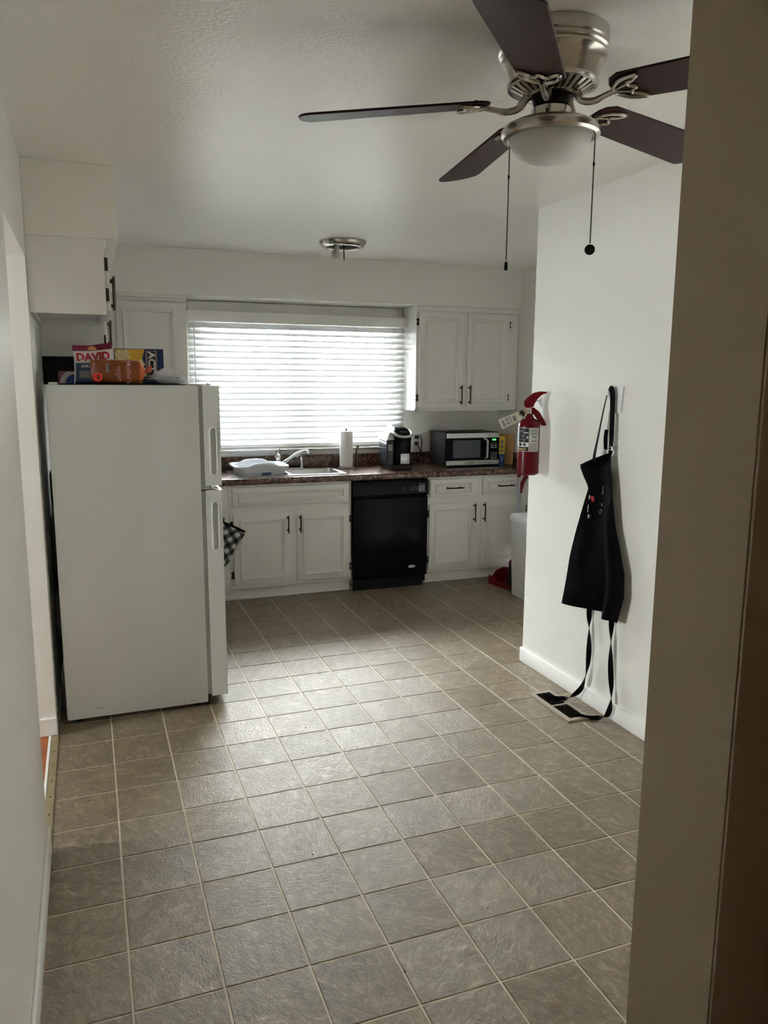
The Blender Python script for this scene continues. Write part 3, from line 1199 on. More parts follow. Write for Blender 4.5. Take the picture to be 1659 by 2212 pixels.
obj('spray_head', bm, 'chrome', sp)
obj('nozzle', tube(B(), [(1.470, 2.413, zr + .106), (1.462, 2.409, zr + .098), (1.460, 2.408, zr + .088)], [.012, .013, .011], seg=10), 'white_plastic', sp)

# dish tub in the left bowl
tb = thing('dish_tub', 'white plastic dish tub resting in the left sink bowl', 'tub', (1.125, 2.20, CZ))
bm = B()
TX0, TX1, TY0, TY1, TZ0, TZ1 = .935, 1.325, 2.045, 2.395, .845, .955


def tubz(x, y):
    """rim with two raised hand grips"""
    a = max(0, 1 - ((x - 1.13) / .105) ** 4) if abs(x - 1.13) < .105 else 0
    return .022 * a


def trect(sx, r, z, grip):
    cx, cyy = (TX0 + TX1) / 2, (TY0 + TY1) / 2
    w, d_ = (TX1 - TX0) / 2 * sx, (TY1 - TY0) / 2 * sx
    o = []
    base = rrect(cx - w, cx + w, cyy - d_, cyy + d_, r, 6)
    # densify the long sides for the grips
    dense = []
    for i in range(len(base)):
        p, q = base[i], base[(i + 1) % len(base)]
        L_ = math.hypot(q[0] - p[0], q[1] - p[1])
        n_ = 16 if L_ > .1 else 1
        for k in range(n_):
            dense.append((p[0] + (q[0] - p[0]) * k / n_, p[1] + (q[1] - p[1]) * k / n_))
    for x, y in dense:
        g_ = tubz(x, y) if grip and abs(abs(y - cyy) - d_) < .01 else 0
        o.append(Vector((x, y, z + g_ * grip)))
    return o


rings = [trect(.78, .04, TZ0 + .002, 0), trect(.80, .045, TZ0, 0), trect(.90, .05, TZ1 - .012, .75), trect(.93, .05, TZ1 - .012, .8), trect(1.0, .06, TZ1 - .016, .9), trect(1.005, .06, TZ1 - .006, 1),
         trect(.985, .06, TZ1, 1), trect(.92, .05, TZ1 - .001, 1), trect(.885, .05, TZ1 - .01, .8), trect(.79, .04, TZ0 + .006, 0), trect(.5, .03, TZ0 + .005, 0)]
rv = [[bm.verts.new(p) for p in r_] for r_ in rings]
n = len(rv[0])
for i in range(len(rv) - 1):
    for k in range(n):
        bm.faces.new((rv[i][k], rv[i][(k + 1) % n], rv[i + 1][(k + 1) % n], rv[i + 1][k]))
bm.faces.new(rv[-1])
bm.faces.new(list(reversed(rv[0])))
obj('basin', bm, 'blue_white_plastic', tb)
bm = B()
ymid = TY0 + (TY1 - TY0) * .06
box(bm, 1.12, 1.185, ymid - .0075, ymid - .006, .893, .908, M=None)
obj('sticker', bm, 'box_blue', tb)

# ------------------------------------------------------------------ dishwasher
dw = thing('dishwasher', 'black built-in dishwasher between the white base cabinets', 'dishwasher', (2.067, 1.95, 0))
DX0, DX1 = 1.768, 2.366
obj('tub_body', bx(DX0 + .004, DX1 - .004, 1.975, 2.48, .03, .832), 'black_satin', dw)
dd = obj('door', bx(DX0, DX1, 1.945, 1.974, .088, .700, .008, 3), 'black_gloss', dw)
bm = B()
prism(bm, [(1.974, .706), (1.948, .706), (1.936, .725), (1.936, .80), (1.944, .826), (1.974, .832)], DX1 - DX0,
      Matrix(((0, 0, 1, DX0), (1, 0, 0, 0), (0, 1, 0, 0), (0, 0, 0, 1))))
cp = obj('control_panel', bm, 'black_gloss', dw)
obj('kick_plate', bx(DX0 + .002, DX1 - .03, 1.965, 1.976, .0, .085, .002, 1), 'black_satin', dw)
obj('vent_slot', bx(1.83, 1.935, 1.9325, 1.937, .779, .793, .001, 1), 'black_plastic', cp)
bm = B()
lathe(bm, [(.001, .003), (.026, .003), (.030, .0015), (.030, 0)], (0, 0, 0), 28, Matrix.Translation((2.238, 1.9452, .160)) @ Matrix.Rotation(R(90), 4, 'X') @ Matrix.Diagonal((1, .36, 1, 1)))
bd = obj('badge', bm, 'steel', dd)
text_obj('badge_lettering', 'Whirlpool', .011, 'ink_black', Matrix.Translation((0, 0, 0)) @ frame_xz(1.9418) @ Matrix.Translation((2.238, .160, 0)), bd, squash=.9)
text_obj('brand_lettering', 'Whirlpool', .014, 'label_silver', frame_xz(1.9355) @ Matrix.Translation((2.315, .795, 0)), cp)
for k, x in enumerate((2.165, 2.222, 2.244, 2.266, 2.285)):
    o = obj('button', cyl(B(), (x, 1.9365, .757), (x, 1.9352, .757), .0055, seg=10), 'dw_print', cp)
    obj('button_print', bx(x - .007, x + .007, 1.9353, 1.9362, .770, .774), 'dw_print', o)
obj('energy_sticker', bx(2.285, 2.335, 1.9350, 1.9358, .735, .785), 'ink_grey', cp)

# ------------------------------------------------------------------ refrigerator
FRX0, FRX1, FRY0, FRY1 = -.186, .449, .215, .925
fr = thing('refrigerator', 'white top-freezer refrigerator standing side-on with its doors to the right', 'refrigerator', (.13, .57, 0))
bm = B()
box(bm, FRX0, FRX1, FRY0, FRY1, .022, 1.538, .006, 2)
obj('body', bm, 'appliance_white', fr)
bm = B()
for x in (FRX0 + .05, FRX1 - .05):
    for y in (FRY0 + .05, FRY1 - .05):
        cyl(bm, (x, y, 0), (x, y, .0225), .018, seg=10)
obj('feet', bm, 'black_plastic', fr)
obj('toe_grille', bx(FRX1 - .002, FRX1 + .01, FRY0 + .02, FRY1 - .02, .005, .05), 'black_plastic', fr)


def stadium(cx, cz, w, h, n=8):
    o = []
    for i in range(n + 1):
        a = R(180 * i / n)
        o.append((cx + w * math.cos(a), cz + h - w + w * math.sin(a)))
    for i in range(n + 1):
        a = R(180 + 180 * i / n)
        o.append((cx + w * math.cos(a), cz - h + w + w * math.sin(a)))
    return o


def fridge_door(name, z0, z1, hc, hh):
    xa, xb, ya, yb = .468, .544, FRY0 - .001, FRY1 + .001
    bm = B()
    hole = stadium(.510, hc, .0125, hh)
    r_ = .006
    outer = [(xa, z0), (xb - r_, z0), (xb - r_, z1), (xa, z1)]
    lp = holed(bm, outer, [hole], lambda x, z: Vector((x, ya, z)))
    hv = lp[1]
    n = len(hv)
    d1 = [bm.verts.new((.510 + (v.co.x - .510) * .92, ya + .014, hc + (v.co.z - hc) * .985)) for v in hv]
    for i in range(n):
        bm.faces.new((hv[i], hv[(i + 1) % n], d1[(i + 1) % n], d1[i]))
    bm.faces.new(d1)
    # remaining faces of the door, front edges eased
    front = [(xb - r_, ya), (xb - r_ * .4, ya + r_ * .3), (xb, ya + r_), (xb + .006, ya + .10), (xb + .008, (ya + yb) / 2), (xb + .006, yb - .10), (xb, yb - r_), (xb - r_, yb), (xa, yb), (xa, ya)]
    lo = [bm.verts.new((x, y, z0)) for x, y in front]
    hi = [bm.verts.new((x, y, z1)) for x, y in front]
    for i in range(len(front) - 1):
        bm.faces.new((lo[i], lo[i + 1], hi[i + 1], hi[i]))
    bm.faces.new(list(reversed(lo)))
    bm.faces.new(hi)
    bmesh.ops.remove_doubles(bm, verts=bm.verts, dist=.00005)
    d = obj(name, bm, 'appliance_white', fr, smooth=25)
    pts = [Vector((x, ya - .001, z)) for x, z in stadium(.510, hc, .0155, hh + .004)]
    obj('grip_rim', tube(B(), pts, .0042, seg=8, closed=True, up=(0, -1, 0)), 'appliance_white', d)
    return d


fridge_door('freezer_door', 1.078, 1.536, 1.236, .106)
fridge_door('fresh_food_door', .052, 1.056, .887, .112)
obj('door_gasket', bx(FRX1, .468, FRY0 + .009, FRY1 - .009, .06, 1.052), 'gasket_grey', fr)
obj('door_gasket', bx(FRX1, .468, FRY0 + .009, FRY1 - .009, 1.084, 1.52), 'gasket_grey', fr)
bm = B()
box(bm, FRX1, .530, FRY0 + .03, FRY0 + .075, 1.059, 1.063)
cyl(bm, (.500, FRY0 + .05, 1.057), (.500, FRY0 + .05, 1.078), .007, seg=10)
obj('middle_hinge', bm, 'chrome', fr)
bm = B()
box(bm, FRX1 - .07, .512, FRY0 + .03, FRY0 + .075, 1.5385, 1.543, .0015, 1)
cyl(bm, (.500, FRY0 + .052, 1.536), (.500, FRY0 + .052, 1.548), .006, seg=10)
obj('top_hinge', bm, 'chrome', fr)
# faint scuffs on the side
obj('scuff', bx(-.06, -.02, FRY0 - .0004, FRY0 + .0002, .063, .067), 'grease_grey', fr)
obj('scuff', bx(.36, .385, FRY0 - .0004, FRY0 + .0002, .040, .043), 'grease_grey', fr)
pc = obj('power_cord', tube(B(), spline([(-.207, .34, .95), (-.205, .30, .70), (-.208, .27, .48), (-.204, .25, .30), (-.202, .235, .16), (-.206, .26, .06), (-.205, .40, .01)], 6), .0035, seg=6), 'black_plastic', fr)

# ------------------------------------------------------------------ things on the refrigerator
FT = 1.5385
tr = obj('black_sheet', bx(-.135, .40, .245, .66, FT, FT + .0035, .0012, 1), 'black_plastic', label='thin black sheet under the food on the refrigerator', cat='mat')  # flat black slab on the refrigerator top
FT2 = FT + .0035

obj('paper_tray', bx(-.176, -.142, .235, .40, FT, FT + .010, .002, 1), 'label_white', label='small white card lying at the back edge of the refrigerator top', cat='card')

# sunflower seed bag
sb = thing('seed_bag', 'white, maroon and blue bag of sunflower seeds standing on the refrigerator', 'snack bag', (.012, .45, FT2))
SBW, SBH = .170, .172


def seed_front(u, v):
    """u,v in 0..1 -> bulge half thickness"""
    e = max(0.0, math.sin(PI * min(max(u, 0), 1))) ** .6
    t = max(0.0, 1 - v) ** .55 * (1 if v > .05 else .6 + 8 * v)
    return .003 + .028 * e * t


def seed_x(u, v):
    return -.076 + SBW * u + .006 * math.sin(3 * v)


def seed_z(u, v):
    topz = SBH + .0 + (.016 * max(0, u - .45) / .55 if u > .45 else 0) * 1.0
    return FT2 + topz * v


bm = B()
NU, NV = 24, 26
fr_v = [[None] * (NU + 1) for _ in range(NV + 1)]
bk_v = [[None] * (NU + 1) for _ in range(NV + 1)]
for j in range(NV + 1):
    for i in range(NU + 1):
        u, v = i / NU, j / NV
        wob = .0015 * math.sin(19 * u + 7 * v) + .0012 * math.sin(23 * v)
        hb = seed_front(u, v)
        edge_ = i in (0, NU) or j == NV
        fr_v[j][i] = bm.verts.new((seed_x(u, v), .45 - (hb + wob if not edge_ else 0), seed_z(u, v)))
        bk_v[j][i] = fr_v[j][i] if edge_ else bm.verts.new((seed_x(u, v), .45 + hb, seed_z(u, v)))
for j in range(NV):
    v = (j + .5) / NV
    mi = 0 if v > .86 else (1 if v > .52 else 2)
    for i in range(NU):
        mm = mi if 0 < i < NU - 1 or mi == 0 else 1
        f = bm.faces.new((fr_v[j][i], fr_v[j][i + 1], fr_v[j + 1][i + 1], fr_v[j + 1][i]))
        f.material_index = mm
        f = bm.faces.new((bk_v[j][i + 1], bk_v[j][i], bk_v[j + 1][i], bk_v[j + 1][i + 1]))
        f.material_index = mi
bm.faces.new([fr_v[0][i] for i in range(NU, -1, -1)] + [bk_v[0][i] for i in range(1, NU)])
sbo = obj('pouch', bm, ['bag_maroon', 'bag_white', 'bag_blue'], sb)


def on_seed(p):
    """p = (x along width 0..1*SBW, z height, depth) -> world on the pouch front"""
    u, v = p.x / SBW, p.y / SBH
    hb = seed_front(u, v)
    return Vector((seed_x(u, v), .45 - hb - .0022 - p.z, seed_z(u, v)))


def seed_text(nm, s, size, m, x, z, bold=0, squash=1.0, space=1.0):
    text_obj(nm, s, size, m, Matrix.Translation((x, z, 0)), sbo, bold, squash, fn=on_seed, space=space)


seed_text('brand_print', 'DAVID', .047, 'ink_red', .083, .1175, .0022, 1.02)
seed_text('small_print', 'IN UNSALTED SHELL', .0085, 'ink_grey', .06, .0955, 0, .8)
seed_text('flavour_print', 'ORIGINAL', .0165, 'label_white', .083, .078, .0006, 1.25, 1.15)
bm = B()
pts = []
for k in range(26):
    a = PI * k / 25
    r_ = .0205 if k % 2 else .0175
    pts.append((.083 + r_ * math.cos(a), .148 + r_ * math.sin(a)))
vs = [bm.verts.new(on_seed(Vector((x, y, .0003)))) for x, y in pts]
bm.faces.new(vs)
obj('sun_emblem', bm, 'ink_orange', sbo)
bm = B()
vs = [[bm.verts.new(on_seed(Vector((.022 + .10 * i / 10, .026 + .032 * j / 4, .0004)))) for i in range(11)] for j in range(5)]
for j in range(4):
    for i in range(10):
        bm.faces.new((vs[j][i], vs[j][i + 1], vs[j + 1][i + 1], vs[j + 1][i]))
obj('seed_picture', bm, 'ink_seed', sbo)

# popcorn box
pb = thing('popcorn_box', 'yellow and dark blue popcorn box lying on its side on the refrigerator', 'box', (.221, .58, FT2))
PX0, PX1, PY0, PY1, PZ1 = .109, .333, .55, .615, FT2 + .165
obj('carton', bx(PX0, PX1, PY0, PY1, FT2, PZ1, .002, 1), 'act_blue', pb)
MX = frame_xz(PY0 - .0002)
bm = B()
prism(bm, [(PX0 + .002, FT2 + .002), (.232, FT2 + .002), (.222, FT2 + .05), (.238, FT2 + .09), (.235, FT2 + .12), (.246, PZ1 - .003), (PX0 + .002, PZ1 - .003)], .0004, MX)
ye = obj('yellow_print', bm, 'act_yellow', pb)
random.seed(3)
for k in range(46):
    x = random.uniform(PX0 + .008, .168) if k < 30 else .232 + random.uniform(-.014, .012)
    z_ = random.uniform(FT2 + .100, PZ1 - .012) if k < 30 else random.uniform(FT2 + .01, PZ1 - .02)
    r_ = random.uniform(.007, .012)
    bm = B()
    pts = [(x + r_ * (1 + .25 * math.sin(a * 3 + k)) * math.cos(a), z_ + r_ * (1 + .25 * math.cos(a * 4 + k)) * math.sin(a)) for a in [i * 2 * PI / 14 for i in range(14)]]
    prism(bm, pts, .0003, frame_xz(PY0 - .0007 - k * .00002))
    obj('popcorn_print', bm, 'popcorn', ye)
bm = B()
prism(bm, rrect(.250, .302, FT2 + .014, PZ1 - .010, .005, 3), .0004, frame_xz(PY0 - .0008))
fs = obj('film_strip_border', bm, 'ink_orange', pb)
bm = B()
prism(bm, rrect(.2515, .3005, FT2 + .0155, PZ1 - .0115, .004, 3), .0004, frame_xz(PY0 - .0012))
obj('film_strip_print', bm, 'ink_black', fs)
bm = B()
for k in range(15):
    z_ = FT2 + .021 + k * .0094
    for x in (.2555, .2965):
        prism(bm, [(x - .0022, z_), (x + .0022, z_), (x + .0022, z_ + .0045), (x - .0022, z_ + .0045)], .0003, frame_xz(PY0 - .0016))
obj('film_strip_holes', bm, 'label_white', fs)
text_obj('brand_print', 'ACT II', .043, 'label_white', frame_xz(PY0 - .0018) @ Matrix.Translation((.276, FT2 + .085, 0)) @ Matrix.Rotation(R(-90), 4, 'Z'), pb, bold=.0012, squash=1.12)

# wheat bread loaf
br = thing('bread_loaf', 'bagged wheat bread loaf with a round red sticker on the refrigerator', 'bread', (.11, .36, FT2))


def loaf_ring(x, w, h, zc=0.0):
    o = []
    for k in range(28):
        a = 2 * PI * k / 28
        c, s = math.cos(a), math.sin(a)
        e = .42
        yy = math.copysign(abs(c) ** e, c) * w
        zz = math.copysign(abs(s) ** e, s) * h
        nz_ = noise.noise(Vector((x * 22, yy * 25, zz * 25))) * .0035
        o.append(Vector((x, .375 + yy + nz_, FT2 + .0545 + zc + zz + nz_ * .6 if zz > -h * .7 else FT2 + .0545 + zc + zz)))
    return o


bm = B()
loft(bm, [loaf_ring(x, w, h, zc) for x, w, h, zc in (
    (-.004, .030, .036, 0), (0, .040, .046, 0), (.010, .045, .051, 0), (.05, .046, .0525, 0), (.10, .046, .0535, 0), (.15, .046, .0535, 0), (.18, .045, .053, 0), (.205, .042, .050, 0))])
lf = obj('loaf', bm, 'bread_brown', br)
bm = B()
loft(bm, [loaf_ring(x, w, h, zc) for x, w, h, zc in (
    (.2045, .040, .048, 0), (.213, .037, .046, -.001), (.222, .024, .032, -.004), (.228, .010, .012, -.002), (.232, .006, .006, 0), (.237, .009, .011, .006), (.250, .012, .018, .012), (.262, .007, .014, .016))])
obj('twisted_bag_end', bm, 'bread_orange', br)
YBd = .375 - .0475


def loaf_map(p):
    return Vector((p.x, YBd - .0012 - p.z, FT2 + p.y))


text_obj('brand_print', 'Mother\'s', .030, 'ink_pink', Matrix.Translation((.158, .052, 0)) @ Matrix.Rotation(R(-90), 4, 'Z'), lf, fn=loaf_map, bold=.0002, squash=.92)
text_obj('flavour_print', 'WHEAT', .022, 'ink_pink', Matrix.Translation((.116, .046, 0)) @ Matrix.Rotation(R(-90), 4, 'Z'), lf, fn=loaf_map, squash=.9)
text_obj('small_print', 'bread', .012, 'ink_pink', Matrix.Translation((.104, .05, 0)) @ Matrix.Rotation(R(-90), 4, 'Z'), lf, fn=loaf_map)
text_obj('side_print', 'Mother', .020, 'ink_pink', Matrix.Translation((.008, .062, 0)) @ Matrix.Rotation(R(-96), 4, 'Z'), lf, fn=loaf_map)
bm = B()
prism(bm, rrect(.063, .074, FT2 + .052, FT2 + .094, .001, 1), .0004, frame_xz(YBd - .0008))
lb = obj('badge_print', bm, 'label_silver', lf)
text_obj('badge_lettering', 'BUNNY', .012, 'ink_black', frame_xz(YBd - .0016) @ Matrix.Translation((.0685, FT2 + .073, 0)) @ Matrix.Rotation(R(-90), 4, 'Z'), lb, bold=.0004)
obj('red_sticker', cyl(B(), (.026, YBd - .0005, FT2 + .030), (.026, YBd - .0016, FT2 + .030), .0205, seg=28), 'sticker_red', br)
text_obj('sticker_print', 'I*8', .022, 'ink_black', frame_xz(YBd - .0022) @ Matrix.Translation((.026, FT2 + .031, 0)) @ Matrix.Rotation(R(-62), 4, 'Z'), br, bold=.0006, squash=.7)

# clear plastic bag
cb = thing('plastic_bag', 'crumpled clear white plastic bag beside the bread on the refrigerator', 'plastic bag', (.345, .40, FT2))
bm = bmesh.new()
bmesh.ops.create_icosphere(bm, subdivisions=4, radius=1.0)
for v in bm.verts:
    p = v.co.copy()
    n1 = noise.noise(p * 2.3) * .16 + noise.noise(p * 6.0) * .09 + abs(noise.noise(p * 11.0)) * .05
    s = 1 + n1
    x = .345 + p.x * .074 * s
    y = .42 + p.y * .06 * s
    z_ = FT2 + .036 + p.z * .036 * s - .012 * max(0, p.x) ** 2
    v.co = (x, y, max(z_, FT2 + .0003))
film = obj('film', bm, 'plastic_film', cb, smooth=18)
obj('bag_contents', lathe(B(), [(.02, 0), (.036, .006), (.040, .02), (.034, .036), (.012, .044)], (.335, .42, FT2 + .002), 18, Matrix.Diagonal((1.3, 1, 1, 1))), 'label_white', cb)
for k, m_ in enumerate(('ink_black', 'ink_black', 'ink_red')):
    obj('print_dot', cyl(B(), (.368 + k * .007, .352, FT2 + .027 + k * .0015), (.368 + k * .007, .3505, FT2 + .027 + k * .0015), .0022, seg=8), m_, cb)

# blue round-print box behind the seeds
bb = thing('snack_box', 'mauve box with a blue round print behind the seed bag on the refrigerator', 'box', (-.098, .50, FT2))
obj('carton', bx(-.142, -.045, .50, .55, FT2, FT2 + .056, .002, 1), 'box_mauve', bb)
for k, (r_, m_) in enumerate(((.066, 'label_white'), (.061, 'box_mauve'), (.058, 'label_white'), (.053, 'box_mauve'), (.050, 'label_white'), (.045, 'box_round_blue'))):
    bm = B()
    cx, cz = -.068, FT2 + .0015
    a0, a1 = 0.0, PI
    pts = []
    for i in range(25):
        a = a1 * i / 24
        x, z_ = cx + r_ * math.cos(a), cz + r_ * .93 * math.sin(a)
        pts.append((min(max(x, -.1415), -.0455), min(z_, FT2 + .0555)))
    clean = []
    for q in pts:
        if not clean or math.hypot(q[0] - clean[-1][0], q[1] - clean[-1][1]) > 1e-5:
            clean.append(q)
    prism(bm, clean, .0003, frame_xz(.4997 - .0004 * k))
    obj('round_print', bm, m_, bb)

# ------------------------------------------------------------------ counter objects
# paper towels
ph = thing('towel_holder', 'black wire paper towel holder on the worktop', 'holder', (1.852, 2.375, CZ))
PCX, PCY = 1.853, 2.375
bm = B()
lathe(bm, [(.068, 0), (.070, .004), (.066, .008), (.04, .010), (.001, .010)], (PCX, PCY, CZ), 28)
obj('base', bm, 'dark_bronze', ph)
obj('post', tube(B(), [(PCX, PCY, CZ + .009), (PCX, PCY, CZ + .31), (PCX, PCY, CZ + .315)], [.006, .006, .003], seg=10), 'dark_bronze', ph)
obj('side_arm', tube(B(), spline([(PCX + .067, PCY - .01, CZ + .007), (PCX + .074, PCY - .01, CZ + .03), (PCX + .078, PCY - .01, CZ + .10), (PCX + .085, PCY - .01, CZ + .165), (PCX + .098, PCY - .012, CZ + .172), (PCX + .094, PCY - .012, CZ + .160)], 6), .0045, seg=8), 'dark_bronze', ph)
pr_ = thing('paper_towel_roll', 'white paper towel roll standing on the holder', 'paper towel', (PCX, PCY, CZ + .011))
bm = B()
prof = [(.022, .0), (.048, .0), (.051, .002)]
for k in range(9):
    prof.append((.0515 + .0006 * math.sin(k * 2.1), .01 + k * .0325))
prof += [(.050, .279), (.022, .28)]
lathe(bm, prof, (PCX, PCY, CZ + .011), 40, caps=False)
obj('sheets', bm, 'paper_white', pr_)
obj('core', lathe(B(), [(.022, 0.001), (.022, .279), (.0195, .279), (.0195, .001)], (PCX, PCY, CZ + .011), 24, caps=False), 'board_wood', pr_)

# coffee maker
KX, KY = 2.215, 2.235
km = thing('coffee_maker', 'black and silver single-cup coffee maker on the worktop', 'coffee maker', (KX, KY, CZ))


def kring(sx, sy, z, dx=0, dy=0, r_=.06):
    return [Vector((x, y, z)) for x, y in rrect(KX + dx - sx, KX + dx + sx, KY + dy - sy, KY + dy + sy, min(r_, sx * .9, sy * .9), 6)]


bm = B()
loft(bm, [kring(.096, .118, CZ + .001), kring(.098, .12, CZ + .006), kring(.098, .12, CZ + .035), kring(.092, .114, CZ + .042)])
obj('base', bm, 'black_plastic', km)
bm = B()
loft(bm, [kring(.070, .100, CZ + .040, .026), kring(.074, .105, CZ + .12, .026), kring(.076, .108, CZ + .20, .026), kring(.079, .112, CZ + .245, .024), kring(.075, .105, CZ + .268, .022)])
obj('body', bm, 'black_gloss', km)
bm = B()
loft(bm, [kring(.030, .098, CZ + .043, -.078, 0, .025), kring(.032, .102, CZ + .15, -.080, 0, .025), kring(.033, .104, CZ + .225, -.080, 0, .025), kring(.030, .10, CZ + .232, -.080, 0, .025)])
obj('water_tank', bm, 'smoke_plastic', km)
obj('tank_sticker', bx(KX - .106, KX - .072, KY - .1045, KY - .1035, CZ + .15, CZ + .20), 'ink_grey', km)
bm = B()
loft(bm, [kring(.033, .104, CZ + .233, -.078, 0, .025), kring(.034, .100, CZ + .25, -.076, 0, .025), kring(.024, .080, CZ + .285, -.066, .0, .02), kring(.016, .06, CZ + .295, -.06, .0, .012)])
obj('tank_lid', bm, 'steel', km)
bm = B()
loft(bm, [kring(.078, .112, CZ + .262, .022, 0), kring(.077, .108, CZ + .285, .020, 0), kring(.068, .095, CZ + .312, .014, .005), kring(.052, .075, CZ + .326, .008, .012), kring(.02, .04, CZ + .330, .004, .02)])
obj('head', bm, 'black_gloss', km)
# silver lift handle: a broad U around the head
pts = spline([(KX - .052, KY + .06, CZ + .318), (KX - .058, KY - .02, CZ + .312), (KX - .055, KY - .09, CZ + .285), (KX - .03, KY - .127, CZ + .262), (KX + .02, KY - .136, CZ + .256), (KX + .07, KY - .125, CZ + .262), (KX + .092, KY - .09, CZ + .280), (KX + .090, KY - .02, CZ + .302)], 6)
obj('lift_handle', tube(B(), pts, .0125, seg=10), 'steel', km)
bm = B()
tube(bm, spline([(KX - .038, KY + .06, CZ + .332), (KX - .048, KY - .02, CZ + .327), (KX - .044, KY - .08, CZ + .300)], 6), .012, seg=8)
obj('silver_trim', bm, 'steel', km)
obj('display_window', bx(KX - .005, KX + .055, KY - .128, KY - .10, CZ + .276, CZ + .298, .004, 2, M=None), 'black_satin', km)
bm = B()
lathe(bm, [(.001, -.004), (.030, 0), (.034, .012), (.034, .03), (.028, .034)], (KX + .02, KY - .085, CZ + .206), 24)
obj('brew_spout', bm, 'black_plastic', km)
# drip area: silver plate with two round studs
pl = obj('cup_plate', bx(KX - .012, KX + .062, KY - .131, KY - .120, CZ + .046, CZ + .128, .003, 2), 'steel_brushed', km)
for z_ in (.068, .104):
    obj('stud', lathe(B(), [(.009, 0), (.0085, .005), (.005, .007), (.001, .0072)], (0, 0, 0), 14, Matrix.Translation((KX + .004, KY - .131, CZ + z_)) @ Matrix.Rotation(R(90), 4, 'X')), 'steel', pl)
obj('drip_tray', bx(KX - .055, KX + .08, KY - .145, KY - .10, CZ + .001, CZ + .042, .012, 3), 'black_plastic', km)

# outlet on the far wall and its cords
ot = thing('wall_outlet', 'white double outlet behind the coffee maker', 'outlet', (2.50, YF - .002, 1.08))
obj('plate', bx(2.463, 2.537, YF - .006, YF - .0005, 1.02, 1.138, .002, 2), 'white_trim', ot)
for z_ in (1.053, 1.105):
    bm = B()
    prism(bm, rrect(2.484, 2.516, z_ - .018, z_ + .018, .009, 4), .002, frame_xz(YF - .006))
    rc = obj('receptacle', bm, 'white_plastic', ot)
    bm = B()
    for dx in (-.007, .007):
        box(bm, 2.5 + dx - .001, 2.5 + dx + .001, YF - .0085, YF - .0078, z_ - .002, z_ + .007)
    obj('slot', bm, 'ink_black', rc)
pw = thing('power_cord', 'black power cords running from the outlet down behind the microwave', 'cord', (2.50, 2.49, 1.05))
obj('plug', bx(2.487, 2.513, YF - .038, YF - .009, 1.09, 1.118, .004, 2), 'black_plastic', pw)
obj('plug', bx(2.487, 2.513, YF - .038, YF - .009, 1.038, 1.066, .004, 2), 'black_plastic', pw)
obj('cord', tube(B(), spline([(2.50, YF - .038, 1.104), (2.52, YF - .06, 1.11), (2.525, YF - .075, 1.07), (2.52, YF - .08, .99), (2.55, YF - .09, .92), (2.60, YF - .10, .887), (2.66, YF - .06, .886)], 6), .004, seg=6), 'black_plastic', pw)
obj('cord', tube(B(), spline([(2.50, YF - .038, 1.052), (2.49, YF - .07, 1.04), (2.51, YF - .09, .98), (2.47, YF - .09, .90), (2.40, YF - .12, .886), (2.33, YF - .14, .887)], 6), .004, seg=6), 'black_plastic', pw)

# microwave
MX0, MX1, MY0, MY1, MZ0, MZ1 = 2.612, 3.090, 2.165, 2.480, CZ + .012, 1.158
mw = thing('microwave', 'black microwave oven with stainless steel bands and bar handle', 'microwave', (2.86, 2.32, CZ))
obj('case', bx(MX0, MX1, MY0 + .014, MY1, MZ0, MZ1, .004, 2), 'black_plastic', mw)
bm = B()
for x in (MX0 + .04, MX1 - .04):
    for y in (MY0 + .05, MY1 - .05):
        cyl(bm, (x, y, CZ), (x, y, MZ0 + .001), .014, seg=10)
obj('feet', bm, 'black_plastic', mw)
xs_ = MX1 - .098
md = obj('door', bx(MX0 + .003, xs_ - .001, MY0, MY0 + .014, MZ0 + .004, MZ1 - .004, .002, 1), 'black_gloss', mw)
obj('door_window', bx(MX0 + .062, xs_ - .075, MY0 - .001, MY0 + .001, MZ0 + .062, MZ1 - .062, .0008, 1), 'mw_glass', md)
obj('top_band', bx(MX0 + .003, xs_ - .001, MY0 - .004, MY0, MZ1 - .044, MZ1 - .005, .0015, 1), 'steel_brushed', md)
bnd = obj('bottom_band', bx(MX0 + .003, xs_ - .001, MY0 - .004, MY0, MZ0 + .004, MZ0 + .040, .0015, 1), 'steel_brushed', md)
text_obj('brand_lettering', 'SUNBEAM', .018, 'ink_grey', frame_xz(MY0 - .0042) @ Matrix.Translation((2.815, MZ0 + .022, 0)), bnd, bold=.0008)
bm = B()
hx = xs_ - .026
tube(bm, [(hx - .02, MY0 - .002, MZ1 - .050), (hx - .012, MY0 - .016, MZ1 - .054), (hx, MY0 - .028, MZ1 - .066), (hx, MY0 - .028, MZ0 + .062), (hx - .004, MY0 - .002, MZ0 + .055)], [.008, .009, .0105, .0105, .008], seg=8, flat=.7)
obj('handle', bm, 'steel', md)
mp_ = obj('control_panel', bx(xs_, MX1 - .003, MY0, MY0 + .014, MZ0 + .004, MZ1 - .004, .002, 1), 'black_gloss', mw)
obj('top_band', bx(xs_, MX1 - .003, MY0 - .004, MY0, MZ1 - .044, MZ1 - .005, .0015, 1), 'steel_brushed', mp_)
obj('bottom_band', bx(xs_, MX1 - .003, MY0 - .004, MY0, MZ0 + .004, MZ0 + .040, .0015, 1), 'steel_brushed', mp_)
text_obj('clock_display', '8:48', .020, 'mw_green', frame_xz(MY0 - .0006) @ Matrix.Translation(((xs_ + MX1) / 2, MZ1 - .062, 0)), mp_, bold=.0003)
